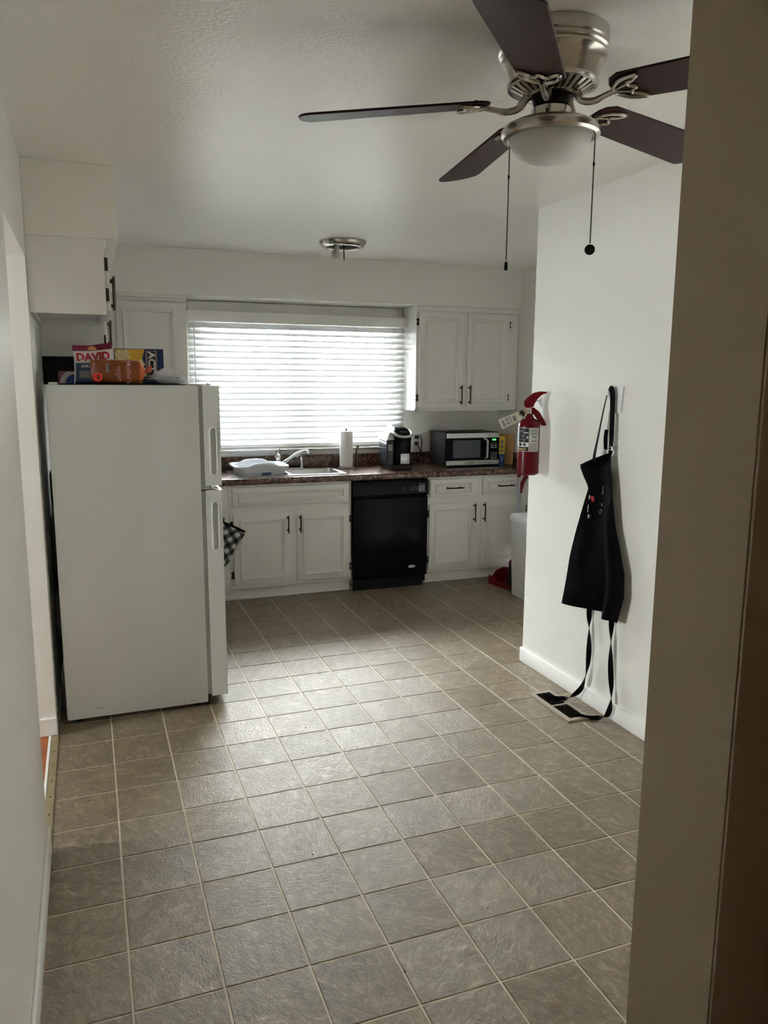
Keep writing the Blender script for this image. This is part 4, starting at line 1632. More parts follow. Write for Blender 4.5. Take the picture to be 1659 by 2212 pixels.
for k in range(3):
    obj('key', bx(xs_ + .018, xs_ + .044, MY0 - .0008, MY0, MZ1 - .096 - k * .016, MZ1 - .088 - k * .016), 'ink_grey' if k < 1 else 'label_silver', mp_)
    obj('key', bx(xs_ + .050, xs_ + .076, MY0 - .0008, MY0, MZ1 - .096 - k * .016, MZ1 - .088 - k * .016), 'ink_grey' if k < 1 else 'label_silver', mp_)
for r_ in range(4):
    for c_ in range(3):
        x = xs_ + .022 + c_ * .020
        z_ = MZ0 + .093 - r_ * .0145
        obj('key', bx(x, x + .013, MY0 - .0008, MY0, z_, z_ + .009), 'ink_grey' if r_ < 3 else 'label_silver', mp_)

# carton and cutting board beside the microwave
yb_ = thing('tall_carton', 'narrow yellow and blue carton standing between microwave and cutting board', 'carton', (3.137, 2.28, CZ))
obj('lower_half', bx(3.112, 3.163, 2.205, 2.35, CZ, CZ + .090, .001, 1), 'box_blue', yb_)
obj('upper_half', bx(3.112, 3.163, 2.205, 2.35, CZ + .0905, CZ + .235, .001, 1), 'box_yellow', yb_)
for z0_, z1_ in ((.175, .205), (.14, .165), (.105, .128)):
    obj('print_block', bx(3.125, 3.149, 2.2043, 2.2051, CZ + z0_, CZ + z1_), 'ink_grey', yb_)
text_obj('print_lettering', 'wrap', .022, 'label_white', frame_xz(2.2047) @ Matrix.Translation((3.137, CZ + .05, 0)) @ Matrix.Rotation(R(90), 4, 'Z'), yb_)
cb_ = thing('cutting_board', 'light wooden cutting board leaning in the worktop corner', 'cutting board', (3.2, 2.3, CZ))
bm = B()
Mb = Matrix.Translation((3.158, 2.372, CZ + .001)) @ Matrix.Rotation(R(-64), 4, 'Z') @ Matrix.Rotation(R(-3), 4, 'X')
prism(bm, rrect(0, .188, 0, .250, .012, 4), .016, Mb @ Matrix(((1, 0, 0, 0), (0, 0, -1, 0), (0, 1, 0, 0), (0, 0, 0, 1))))
obj('board', bm, 'board_wood', cb_)

# oven mitt hanging by the corner cabinet
om = thing('oven_mitt', 'black and white plaid oven mitt hanging at the corner cabinet', 'oven mitt', (.86, 1.93, .23))
OY = 1.912
Mo = Matrix.Translation((.815, OY, .585)) @ Matrix.Rotation(R(27), 4, 'Y')


def mitt_pt(x, z_, y):
    return Mo @ Vector((x, y, z_))


outl = [(-.012, .002), (.155, .002), (.150, -.10), (.148, -.17), (.150, -.24), (.130, -.285), (.085, -.305), (.035, -.30), (0, -.275), (-.012, -.22)]
outl = [(p.x, p.y) for p in spline([Vector((a, b, 0)) for a, b in outl + outl[:1]], 4)][:-1]
bm = B()
cxm, czm = .07, -.15
rings = []
for s, yo in ((.0, -.020), (.5, -.019), (.8, -.015), (.95, -.008), (1, 0), (.95, .008), (.8, .013), (.5, .015), (0, .016)):
    rings.append([mitt_pt(cxm + (x - cxm) * max(s, .01), czm + (z_ - czm) * max(s, .01), yo) for x, z_ in outl])
loft(bm, rings)
obj('mitt', bm, 'plaid', om)
bm = B()
tube(bm, [mitt_pt(-.014, .004, 0), mitt_pt(.07, .006, 0), mitt_pt(.158, .004, 0)], .017, seg=10, flat=.45, up=Mo.to_3x3() @ Vector((0, 1, 0)))
obj('cuff_binding', bm, 'strap_black', om)
bm = B()
tube(bm, spline([mitt_pt(-.006, .006, 0), mitt_pt(-.012, .03, -.004), (.812, 1.924, .618), (.806, 1.93, .60), mitt_pt(.004, .008, 0)], 6), .003, seg=6)
obj('hanging_loop', bm, 'strap_black', om)

# ------------------------------------------------------------------ bin, broom, dustpan
tc_ = thing('trash_can', 'tall white kitchen bin with lid and grey latch', 'trash can', (3.05, 1.33, 0))
bm = B()


def canring(s, z, x0=2.855, x1=3.235, y0=1.115, y1=1.512, r_=.03):
    cx, cyy = (x0 + x1) / 2, (y0 + y1) / 2
    return [Vector((cx + (x - cx) * s, cyy + (y - cyy) * s, z)) for x, y in rrect(x0, x1, y0, y1, r_, 4)]


loft(bm, [canring(.985, 0), canring(1.0, .008), canring(1.085, .53), canring(1.09, .555)])
obj('bin_body', bm, 'white_plastic', tc_)
bm = B()
loft(bm, [canring(1.085, .556), canring(1.125, .558), canring(1.13, .585), canring(1.10, .604), canring(.9, .612), canring(.4, .616), canring(.05, .616)])
ld = obj('lid', bm, 'blue_white_plastic', tc_)
bm = B()
lathe(bm, [(.045, 0), (.047, .004), (.040, .008), (.001, .009)], (2.935, 1.34, .608), 20, Matrix.Diagonal((.65, 1.1, 1, 1)))
obj('latch', bm, 'gasket_grey', ld)
obj('lid_gap', bx(2.842, 3.245, 1.10, 1.525, .551, .5575, .001, 1), 'black_plastic', tc_)

bm_ = thing('broom', 'red broom with grey pole standing behind the bin', 'broom', (3.06, 1.73, 0))
obj('pole', tube(B(), [(3.040, 1.75, .17), (3.040, 1.75, .6), (3.036, 1.75, .845)], .0115, seg=10), 'pole_grey', bm_)
obj('grip', tube(B(), [(3.036, 1.75, .84), (3.036, 1.75, .85), (3.034, 1.75, 1.0), (3.034, 1.75, 1.01)], [.013, .0155, .0145, .008], seg=10), 'red_plastic', bm_)
bm = B()
loft(bm, [[Vector((x, y, z_)) for x, y in rrect(3.04 - a, 3.04 + a, 1.75 - b, 1.75 + b, min(a, b) * .8, 3)] for a, b, z_ in ((.062, .022, .156), (.066, .024, .161), (.058, .022, .185), (.03, .018, .208), (.016, .016, .24))])
obj('broom_head', bm, 'red_plastic', bm_)
bm = B()
loft(bm, [[Vector((x, y, z_)) for x, y in rrect(3.04 - a, 3.04 + a, 1.75 - b, 1.75 + b, min(a, b) * .8, 3)] for a, b, z_ in ((.072, .030, .006), (.070, .028, .06), (.062, .02, .156))])
obj('bristles', bm, 'bristle', bm_)
dp = thing('dustpan', 'red long-handled dustpan on the floor beside the bin', 'dustpan', (2.98, 1.68, 0))
bm = B()
# pan floor: front lip toward the camera-left, back wall upright
prism(bm, [(2.845, 1.835), (2.885, 1.60), (3.10, 1.60), (3.13, 1.84)], .005, Matrix.Identity(4))
prism(bm, [(2.855, 0), (3.12, 0), (3.11, .07), (3.07, .105), (2.98, .12), (2.92, .10), (2.885, .06)], .005, frame_xz(1.846))
for xa, xb in (((2.885, 1.60), (2.848, 1.84)), ((3.10, 1.60), (3.127, 1.84))):
    v = [bm.verts.new((xa[0], xa[1], .004)), bm.verts.new((xb[0], xb[1], .004)), bm.verts.new((xb[0], xb[1], .07)), bm.verts.new((xa[0] * .7 + xb[0] * .3, xa[1] * .7 + xb[1] * .3, .03))]
    w = [bm.verts.new((q.co.x + .004, q.co.y, q.co.z)) for q in v]
    bm.faces.new(v)
    bm.faces.new(list(reversed(w)))
    for i in range(4):
        bm.faces.new((v[i], v[(i + 1) % 4], w[(i + 1) % 4], w[i]))
obj('pan', bm, 'red_plastic', dp)
obj('pole', tube(B(), [(3.085, 1.862, .02), (3.108, 1.862, .4), (3.124, 1.862, .72)], .011, seg=10), 'pole_grey', dp)
obj('grip', tube(B(), spline([(3.122, 1.862, .70), (3.126, 1.86, .74), (3.134, 1.855, .78), (3.152, 1.85, .82), (3.165, 1.846, .835)], 5), [.013] * 5 + [.016] * 11 + [.017] * 5, seg=10), 'red_plastic', dp)

# ------------------------------------------------------------------ fire extinguisher
EX, EY = 2.108, .098
fe = thing('fire_extinguisher', 'red fire extinguisher with inspection tag hanging at the wall corner', 'fire extinguisher', (EX, EY, 1.085))
bm = B()
ER = .0565
lathe(bm, [(.001, 1.090), (.035, 1.0885), (.047, 1.085), (ER, 1.093), (ER, 1.335), (ER - .003, 1.350), (ER - .012, 1.366), (.030, 1.374), (.024, 1.376), (.022, 1.386), (.017, 1.387), (.016, 1.40)], (EX, EY, 0), 40)
obj('cylinder', bm, 'red_paint', fe)
a_cam = math.atan2(CAM.y - EY, CAM.x - EX)


def on_cyl(s, z_, r_=ER + .0006):
    """s = arc length to the viewer's right of the facing line"""
    a = a_cam + s / ER
    return Vector((EX + r_ * math.cos(a), EY + r_ * math.sin(a), z_))


def cyl_patch(s0, s1, z0, z1, r_):
    bm = B()
    n = max(2, int((s1 - s0) / .004))
    lo = [bm.verts.new(on_cyl(s0 + (s1 - s0) * i / n, z0, r_)) for i in range(n + 1)]
    hi = [bm.verts.new(on_cyl(s0 + (s1 - s0) * i / n, z1, r_)) for i in range(n + 1)]
    for i in range(n):
        bm.faces.new((lo[i], lo[i + 1], hi[i + 1], hi[i]))
    return bm


lab = obj('label', cyl_patch(-.082, .060, 1.208, 1.330, ER + .0005), 'label_silver', fe)
rows = [(-.058, .000, 1.255, 1.327, 'ink_black'), (-.080, .000, 1.210, 1.232, 'ink_black'), (-.062, -.002, 1.233, 1.2545, 'label_white'), (.006, .052, 1.276, 1.290, 'label_white'), (.006, .052, 1.255, 1.269, 'label_white')]
for k, (a, b, c_, d_, m_) in enumerate(rows):
    obj('print_block', cyl_patch(a, b, c_, d_, ER + .0008), m_, lab)
for a, b, c_, d_, m_ in ((-.054, -.03, 1.309, 1.3155, 'ink_grey'), (-.026, -.003, 1.302, 1.307, 'label_white'), (-.05, -.018, 1.288, 1.291, 'ink_grey'), (-.05, -.008, 1.27, 1.272, 'ink_grey'), (-.010, -.003, 1.275, 1.288, 'label_white'),
                        (-.056, -.036, 1.236, 1.252, 'ink_black'), (-.030, -.014, 1.237, 1.251, 'ink_black'), (.014, .046, 1.279, 1.287, 'ink_grey'), (.010, .048, 1.2585, 1.2655, 'ink_grey')):
    obj('print_mark', cyl_patch(a, b, c_, d_, ER + .0011), m_, lab)
for k in range(5):
    obj('print_line', cyl_patch(.006, .05, 1.216 + k * .0068, 1.2175 + k * .0068, ER + .0008), 'ink_grey', lab)
for k in range(4):
    obj('print_line', cyl_patch(.008, .048, 1.297 + k * .007, 1.299 + k * .007, ER + .0008), 'ink_grey', lab)
text_obj('brand_lettering', 'Sentry', .020, 'ink_gold', Matrix.Translation((-.037, 1.221, 0)), lab, bold=.0004, fn=lambda p: on_cyl(p.x, p.y, ER + .0013 + p.z))
# valve and levers point towards +x of the picture (along -y, along the wall)
dv = Vector((.92, -.40, 0)).normalized()
zv = Vector((0, 0, 1))
E0 = Vector((EX, EY, 0))


sv = Vector((-dv.y, dv.x, 0))


def ep(a, z_, side=0.0):
    return E0 + dv * a + zv * z_ + sv * side


bm = B()
cyl(bm, ep(0, 1.386), ep(0, 1.428), .015, seg=14)
cyl(bm, ep(-.034, 1.415), ep(.012, 1.415), .010, seg=12)
cyl(bm, ep(-.02, 1.412, -.018), ep(-.02, 1.412, -.030), .015, seg=16)
vb = obj('valve', bm, 'chrome', fe)


def lever(prof_pts, wid):
    bm = B()
    Ml = Matrix(((dv.x, 0, sv.x, E0.x - sv.x * wid / 2), (dv.y, 0, sv.y, E0.y - sv.y * wid / 2), (0, 1, 0, 0), (0, 0, 0, 1)))
    prism(bm, prof_pts, wid, Ml)
    bmesh.ops.bevel(bm, geom=list(bm.edges), offset=.0015, segments=1, affect='EDGES')
    return bm


obj('top_lever', lever([(-.030, 1.436), (-.012, 1.428), (.018, 1.436), (.022, 1.455), (.038, 1.480), (.058, 1.498), (.084, 1.506), (.085, 1.511), (.05, 1.514), (.016, 1.506), (-.014, 1.482), (-.032, 1.462)], .026), 'red_paint', fe)
obj('carry_handle', lever([(-.008, 1.428), (.020, 1.432), (.050, 1.408), (.074, 1.368), (.086, 1.345), (.080, 1.338), (.062, 1.340), (.048, 1.360), (.026, 1.392), (-.002, 1.41)], .026), 'red_paint', fe)
obj('pull_pin', tube(B(), [ep(.02 * math.cos(a) - .038, 1.398 + .020 * math.sin(a), -.02) for a in [i * 2 * PI / 16 for i in range(16)]], .0016, seg=5, closed=True), 'chrome', fe)
obj('gauge', lathe(B(), [(.016, 0), (.016, .008), (.013, .010), (.001, .010)], (0, 0, 0), 18, Matrix.Translation(ep(-.042, 1.400, -.02)) @ Matrix.Rotation(R(-120), 4, 'Z') @ Matrix.Rotation(R(90), 4, 'Y')), 'dark_bronze', fe)
bm = B()
prism(bm, [(0, -.012), (.012, -.024), (.118, -.028), (.118, .026), (.012, .022), (0, .010)], .0012,
      Matrix.Translation(ep(-.045, 1.395, -.03)) @ Matrix.Rotation(R(146), 4, 'Z') @ Matrix.Rotation(R(90), 4, 'X') @ Matrix.Rotation(R(-26), 4, 'Z'))
tg = obj('inspection_tag', bm, 'tag_paper', fe)
Mt = Matrix.Translation(ep(-.045, 1.395, -.03)) @ Matrix.Rotation(R(146), 4, 'Z') @ Matrix.Rotation(R(90), 4, 'X') @ Matrix.Rotation(R(-26), 4, 'Z')
for a, b, c_, d_ in ((.030, .048, -.016, .012), (.056, .062, -.020, .018), (.070, .086, -.018, -.004), (.070, .086, .002, .018), (.094, .108, -.020, .016)):
    bm = B()
    prism(bm, [(a, c_), (b, c_), (b, d_), (a, d_)], .0020, Mt @ Matrix.Translation((0, 0, -.0004)))
    obj('tag_print', bm, 'ink_seed', tg)
obj('tag_ring', tube(B(), [ep(-.040 + .012 * math.cos(a), 1.402 + .012 * math.sin(a), -.028) for a in [i * 2 * PI / 14 for i in range(14)]], .001, seg=5, closed=True), 'steel', fe)
br_ = thing('extinguisher_bracket', 'white wall bracket behind the fire extinguisher handle', 'bracket', (XR - .004, .165, 1.43))
bm = B()
box(bm, XR - .0035, XR - .0003, .145, .190, 1.432, 1.482, .001, 1)
obj('plate', bm, 'white_trim', br_)
obj('hook_arm', tube(B(), [(XR - .003, .168, 1.462), (XR - .03, .160, 1.462), (EX + .02, EY + .024, 1.425), (EX + .004, EY + .017, 1.410)], .0035, seg=8), 'steel', br_)
for z_ in (1.449, 1.467):
    obj('screw', cyl(B(), (XR - .0035, .155, z_), (XR - .0052, .155, z_), .0035, seg=8), 'ink_black', br_)

# ------------------------------------------------------------------ apron on its hook
ak = thing('apron_hook', 'white adhesive wall hook that carries the black apron', 'hook', (XR, -.498, 1.42))
bm = B()
prism(bm, [(-.035, 0), (.030, 0), (.018, -.118), (-.022, -.118)], .009, Matrix(((0, 0, -1, XR - .0003), (-1, 0, 0, -.500), (0, 1, 0, 1.545), (0, 0, 0, 1))))
bmesh.ops.bevel(bm, geom=list(bm.edges), offset=.002, segments=1, affect='EDGES')
obj('backplate', bm, 'white_plastic', ak)
obj('hook_prong', tube(B(), spline([(XR - .008, -.470, 1.500), (XR - .026, -.470, 1.498), (XR - .040, -.470, 1.506), (XR - .044, -.470, 1.525)], 4), .006, seg=8), 'white_plastic', ak)

ap = thing('apron', 'black apron hanging from a wall hook with its ties trailing on the floor', 'apron', (2.16, -.42, 0))
Lb = [(1.246, -.500), (1.205, -.37), (1.172, -.288), (1.12, -.325), (1.073, -.364), (1.0, -.338), (.92, -.309), (.841, -.280), (.712, -.239), (.60, -.219), (.465, -.197)]
Rb = [(1.246, -.506), (1.205, -.513), (1.172, -.518), (1.12, -.531), (1.073, -.541), (1.0, -.554), (.92, -.571), (.841, -.602), (.712, -.650), (.60, -.660), (.465, -.630)]


def lerp_tab(tab, z_):
    for (za, ya), (zb, yb2) in zip(tab, tab[1:]):
        if za >= z_ >= zb:
            t = (za - z_) / (za - zb)
            return ya + (yb2 - ya) * t
    return tab[-1][1] if z_ < tab[-1][0] else tab[0][1]


NU, NV = 40, 44
bm = B()
grid = []
for j in range(NV + 1):
    v = j / NV
    row = []
    for i in range(NU + 1):
        u = i / NU
        z_top = 1.246
        z_bot = .465 + .048 * u - (.022 if u > .70 else 0)
        z_ = z_top + (.465 - z_top) * v
        yl, yr = lerp_tab(Lb, z_), lerp_tab(Rb, z_)
        y_ = yl + (yr - yl) * u
        z2 = z_ + (z_bot - .465) * v ** 3
        depth = .034 + .012 * math.sin(2.2 * PI * u + 1.2) * min(1, v * 1.6) + .006 * math.sin(7 * u + 6 * v) \
            + .030 * math.exp(-((u - .78) / .09) ** 2) * max(0, v - .25) - .016 * math.exp(-((u - .64) / .06) ** 2) * max(0, v - .3) \
            + .010 * (1 - u) * v + .014 * math.exp(-((u - .18) / .10) ** 2) * max(0, .8 - abs(v - .62) * 4)
        if v < .22:
            depth += .018 * (1 - u) * (.22 - v) / .22
        row.append(bm.verts.new((XR - depth, y_, z2)))
    grid.append(row)
for j in range(NV):
    for i in range(NU):
        bm.faces.new((grid[j][i], grid[j][i + 1], grid[j + 1][i + 1], grid[j + 1][i]))
# cloth thickness
bmesh.ops.recalc_face_normals(bm, faces=bm.faces)
ret = bmesh.ops.extrude_face_region(bm, geom=list(bm.faces))
for v in [g_ for g_ in ret['geom'] if isinstance(g_, bmesh.types.BMVert)]:
    v.co.x += .002
apo = obj('cloth', bm, 'apron_black', ap, smooth=60)


def ribbon(pts, w, twists, n=8):
    """flat ribbon along a path with twist"""
    P = spline(pts, n)
    bm = B()
    m = len(P)
    rings = []
    for i, p in enumerate(P):
        t = (P[min(i + 1, m - 1)] - P[max(i - 1, 0)]).normalized()
        a = Vector((1, 0, 0)) if abs(t.x) < .9 else Vector((0, 1, 0))
        u = (a - t * a.dot(t)).normalized()
        v = t.cross(u)
        th_ = twists(i / (m - 1))
        d1 = v * math.cos(th_) + u * math.sin(th_)
        d2 = t.cross(d1)
        rings.append([p + d1 * w + d2 * .0008, p - d1 * w + d2 * .0008, p - d1 * w - d2 * .0008, p + d1 * w - d2 * .0008])
    loft(bm, rings)
    return bm


obj('tie', ribbon([(XR - .022, -.384, .52), (XR - .022, -.388, .45), (XR - .022, -.393, .39), (XR - .024, -.402, .29), (XR - .028, -.402, .19), (XR - .035, -.378, .09), (XR - .06, -.345, .035), (XR - .10, -.325, .015), (XR - .145, -.290, .0115), (XR - .17, -.245, .0115)], .0125,
                  lambda t: 0 if t > .82 else 9.4 * (t / .82) ** 1.0, 9), 'strap_black', ap)
obj('tie', ribbon([(XR - .024, -.560, .54), (XR - .024, -.562, .46), (XR - .024, -.566, .38), (XR - .024, -.572, .27), (XR - .026, -.590, .16), (XR - .03, -.598, .09), (XR - .04, -.588, .03), (XR - .06, -.565, .012), (XR - .10, -.545, .006), (XR - .15, -.505, .0115)], .0125,
                  lambda t: 0 if t > .85 else 9.4 * (t / .85), 9), 'strap_black', ap)
obj('neck_strap', ribbon([(XR - .050, -.402, 1.198), (XR - .053, -.408, 1.235), (XR - .05, -.420, 1.30), (XR - .042, -.438, 1.42), (XR - .034, -.452, 1.505), (XR - .032, -.468, 1.536), (XR - .03, -.484, 1.515), (XR - .026, -.487, 1.42), (XR - .026, -.489, 1.31), (XR - .03, -.492, 1.24)], .0125,
                         lambda t: .5 * math.sin(PI * t), 8), 'strap_black', ap)
obj('strap_tail', ribbon([(XR - .045, -.476, 1.352), (XR - .047, -.474, 1.31), (XR - .044, -.476, 1.262)], .008, lambda t: 1.0, 6), 'strap_black', ap)
bm = B()
for z_ in (1.275, 1.262):
    tube(bm, [(XR - .034, -.470, z_), (XR - .034, -.508, z_)], .0026, seg=6)
for y in (-.470, -.508):
    tube(bm, [(XR - .034, y, 1.262), (XR - .034, y, 1.275)], .0026, seg=6)
obj('buckle', bm, 'steel', ap)
Mp = Matrix(((0, 0, -1, XR - .060), (-1, 0, 0, 0), (0, 1, 0, 0), (0, 0, 0, 1)))


def apron_print(x):
    """push a flat print point (-y, z) onto the cloth front"""
    y_, z_ = -x.x, x.y
    yl, yr = lerp_tab(Lb, z_), lerp_tab(Rb, z_)
    u = (y_ - yl) / (yr - yl)
    v = (1.246 - z_) / (1.246 - .465)
    depth = .034 + .012 * math.sin(2.2 * PI * u + 1.2) * min(1, v * 1.6) + .006 * math.sin(7 * u + 6 * v) \
        + .010 * (1 - u) * v
    if v < .22:
        depth += .018 * (1 - u) * (.22 - v) / .22
    return Vector((XR - depth - .0022 - x.z, y_, z_))


for pts, m_ in (([(.373, 1.035), (.379, 1.040), (.377, 1.022), (.372, 1.018)], 'label_white'), ([(.381, 1.035), (.398, 1.037), (.401, 1.012), (.386, 1.008)], 'ink_red'),
                ([(.366, .992), (.369, .992), (.364, .955), (.361, .955)], 'label_white'), ([(.364, .945), (.369, .945), (.367, .928), (.362, .925)], 'label_white'), ([(.372, .945), (.375, .945), (.376, .930), (.373, .930)], 'ink_grey')):
    bm = B()
    bm.faces.new([bm.verts.new(apron_print(Vector((a, b, 0)))) for a, b in pts])
    obj('print_mark', bm, m_, apo)
text_obj('print_lettering', 'LA', .026, 'ink_grey', Matrix.Translation((.440, .972, 0)) @ Matrix.Rotation(R(35), 4, 'Z'), apo, fn=apron_print)
text_obj('print_lettering', 'p', .024, 'ink_grey', Matrix.Translation((.445, 1.005, 0)) @ Matrix.Rotation(R(60), 4, 'Z'), apo, fn=apron_print)
text_obj('print_lettering', 'legend', .016, 'ink_grey', Matrix.Translation((.448, 1.07, 0)) @ Matrix.Rotation(R(80), 4, 'Z'), apo, fn=apron_print)

# ------------------------------------------------------------------ floor register
fv = thing('floor_register', 'tan metal floor vent with dark louvers beside the baseboard', 'floor vent', (2.045, -.36, 0))
VX0, VX1, VY0, VY1 = 1.990, 2.115, -.540, -.185
bm = B()
ix0, ix1, iy0, iy1 = VX0 + .025, VX1 - .018, VY0 + .026, VY1 - .026
outer = [(VX0, VY0), (VX1, VY0), (VX1, VY1), (VX0, VY1)]
for a in ((VX0, VX1, VY0, iy0), (VX0, VX1, iy1, VY1), (VX0, ix0, iy0, iy1), (ix1, VX1, iy0, iy1)):
    box(bm, a[0], a[1], a[2], a[3], .0005, .0075)
box(bm, VX0 - .004, VX1 + .004, VY0 - .004, VY0, .0005, .004)
box(bm, VX0 - .004, VX0, VY0, VY1, .0005, .004)
box(bm, VX0 - .004, VX1 + .004, VY1, VY1 + .004, .0005, .004)
box(bm, VX1, VX1 + .004, VY0, VY1, .0005, .004)
obj('frame', bm, 'vent_tan', fv)
obj('duct_well', bx(ix0, ix1, iy0, iy1, .0004, .0014), 'vent_dark', fv)
obj('cross_bar', bx(ix0, ix1, (iy0 + iy1) / 2 - .005, (iy0 + iy1) / 2 + .005, .002, .0076), 'vent_tan', fv)
n_l = 26
for k in range(n_l):
    y = iy0 + .004 + (iy1 - iy0 - .008) * k / (n_l - 1)
    if abs(y - (iy0 + iy1) / 2) < .008:
        continue
    bm = B()
    Ml = Matrix.Translation((0, y, .0042)) @ Matrix.Rotation(R(35), 4, 'X')
    box(bm, ix0, ix1, -.0006, .0006, -.0032, .0036, M=Ml)
    obj('louver', bm, 'louver_dark', fv)

# ------------------------------------------------------------------ ceiling fan
CX, CYF = 1.144, -1.543
cf = thing('ceiling_fan', 'brushed nickel hugger ceiling fan with dark brown blades and a white glass bowl light', 'ceiling fan', (CX, CYF, ZC))
bm = B()
lathe(bm, [(.118, 2.4395), (.139, 2.4395), (.139, 2.410), (.136, 2.406), (.140, 2.403), (.140, 2.396), (.134, 2.392), (.136, 2.389), (.136, 2.383), (.128, 2.376), (.124, 2.366),
           (.118, 2.346), (.113, 2.328), (.112, 2.325)], (CX, CYF, 0), 56)
obj('motor_housing', bm, 'nickel', cf)
bm = B()
lathe(bm, [(.108, 2.326), (.116, 2.324), (.1175, 2.318), (.114, 2.313), (.106, 2.312)], (CX, CYF, 0), 56, caps=False)
obj('housing_ring', bm, 'nickel', cf)
obj('vent_backing', lathe(B(), [(.104, 2.316), (.066, 2.298), (.06, 2.2975)], (CX, CYF, 0), 40, caps=False), 'vent_dark', cf)
for k in range(30):
    a = 2 * PI * k / 30
    d = Vector((math.cos(a), math.sin(a), 0))
    p = Vector((-d.y, d.x, 0))
    c0 = Vector((CX, CYF, 0))
    bm = B()
    rings = []
    for r_, z_, w_ in ((.106, 2.3145, .0062), (.086, 2.305, .0052), (.066, 2.2955, .0042)):
        q = c0 + d * r_ + Vector((0, 0, z_))
        rings.append([q + p * w_, q + p * w_ * .8 - Vector((0, 0, .003)), q - p * w_ * .8 - Vector((0, 0, .003)), q - p * w_])
    loft(bm, rings)
    obj('vent_rib', bm, 'nickel', cf)
obj('vent_collar', lathe(B(), [(.068, 2.298), (.069, 2.292), (.062, 2.29), (.058, 2.294)], (CX, CYF, 0), 40, caps=False), 'nickel', cf)
obj('rotor_hub', lathe(B(), [(.055, 2.326), (.055, 2.300), (.046, 2.270), (.03, 2.262)], (CX, CYF, 0), 32), 'black_satin', cf)
obj('switch_housing', lathe(B(), [(.050, 2.2625), (.0505, 2.258), (.0505, 2.226), (.049, 2.2245)], (CX, CYF, 0), 40), 'nickel', cf)
bm = B()
an = math.atan2(CAM.y - CYF, CAM.x - CX) - .20
Ms = Matrix.Translation((CX, CYF, 2.244)) @ Matrix.Rotation(an, 4, 'Z')
box(bm, .0495, .0512, -.0035, .0035, -.006, .008, M=Ms)
cyl(bm, Ms @ Vector((.0495, 0, -.013)), Ms @ Vector((.0512, 0, -.013)), .0025, seg=8)
obj('reverse_switch', bm, 'black_plastic', cf)
bm = B()
lathe(bm, [(.050, 2.2305), (.075, 2.2285), (.108, 2.2245), (.122, 2.217), (.1275, 2.208), (.1275, 2.197), (.122, 2.190), (.112, 2.188), (.107, 2.190), (.106, 2.196)], (CX, CYF, 0), 64, caps=False)
lk = obj('light_pan', bm, 'nickel', cf)
bm = B()
prof = [(.1065, 2.197)]
for k in range(1, 14):
    a = R(90 * k / 13)
    prof.append((.1065 * math.cos(a) ** .82, 2.194 - .064 * math.sin(a)))
lathe(bm, prof, (CX, CYF, 0), 48)
obj('glass_bowl', bm, 'frosted_glass', cf, smooth=60)
# blades
BZ = 2.287
PH0 = 2.764
out = []
W0, W1 = .059, .0725
edge = [(.160, -.020), (.168, -.042), (.192, -W0), (.62, -W1), (.638, -W1 + .006), (.651, -W1 + .028), (.657, -.01), (.657, .03), (.648, W1 - .016), (.636, W1 - .004), (.624, W1), (.192, W0), (.168, .042), (.160, .020)]
blade_parts = None


def fan_blade(k):
    ang = PH0 - k * 2 * PI / 5
    lean = Matrix(((1, 0, 0, 0), (0, 1, 0, 0), (.011, -.022, 1, 0), (0, 0, 0, 1)))       # the old fan hangs a little out of level
    Mf = Matrix.Translation((CX, CYF, BZ)) @ lean @ Matrix.Rotation(ang, 4, 'Z') @ Matrix.Rotation(.052, 4, 'Y')
    Mz = Mf @ Matrix.Rotation(R(PITCH), 4, 'X')
    bm = B()
    prism(bm, edge, .006, Mz @ Matrix.Translation((0, 0, -.003)))
    bmesh.ops.bevel(bm, geom=[e for e in bm.edges], offset=.0012, segments=1, affect='EDGES')
    bl = obj('blade', bm, 'blade_wood', cf)
    # bracket
    bm = B()
    pts = spline([Mf @ Vector((.045, 0, .018)), Mf @ Vector((.066, 0, .008)), Mf @ Vector((.086, 0, -.016)), Mf @ Vector((.118, 0, -.022)), Mz @ Vector((.150, 0, -.014)), Mz @ Vector((.176, 0, -.0075))], 5)
    tube(bm, pts, [.0105] * 10 + [.009] * 8 + [.0075] * 8, seg=8, flat=.85)

    def hz(pp, r_):
        tube(bm, [Mz @ Vector((x, y, -.0075)) for x, y in pp], r_, seg=8, flat=1.0)
    cr_ = spline([Vector((.240, -.050, 0)), Vector((.215, -.047, 0)), Vector((.190, -.036, 0)), Vector((.172, -.016, 0)), Vector((.168, 0, 0)), Vector((.172, .016, 0)), Vector((.190, .036, 0)), Vector((.215, .047, 0)), Vector((.240, .050, 0))], 4)
    hz([(p.x, p.y) for p in cr_], [.0035] + [.0055] * (len(cr_) - 2) + [.0035])
    inn = spline([Vector((.240, -.050, 0)), Vector((.222, -.030, 0)), Vector((.208, -.022, 0)), Vector((.212, -.010, 0)), Vector((.224, 0, 0)), Vector((.212, .010, 0)), Vector((.208, .022, 0)), Vector((.222, .030, 0)), Vector((.240, .050, 0))], 4)
    hz([(p.x, p.y) for p in inn], [.0035] + [.005] * (len(inn) - 2) + [.0035])
    hz([(.172, -.004), (.209, -.018)], .003)
    hz([(.172, .004), (.209, .018)], .003)
    bk = obj('blade_bracket', bm, 'nickel', cf)
    for x, y in ((.200, -.040), (.200, .040), (.216, 0)):
        obj('screw', cyl(B(), Mz @ Vector((x, y, .003)), Mz @ Vector((x, y, .0065)), .004, seg=8), 'dark_bronze', bl)


PITCH = -11.45
for k in range(5):
    fan_blade(k)


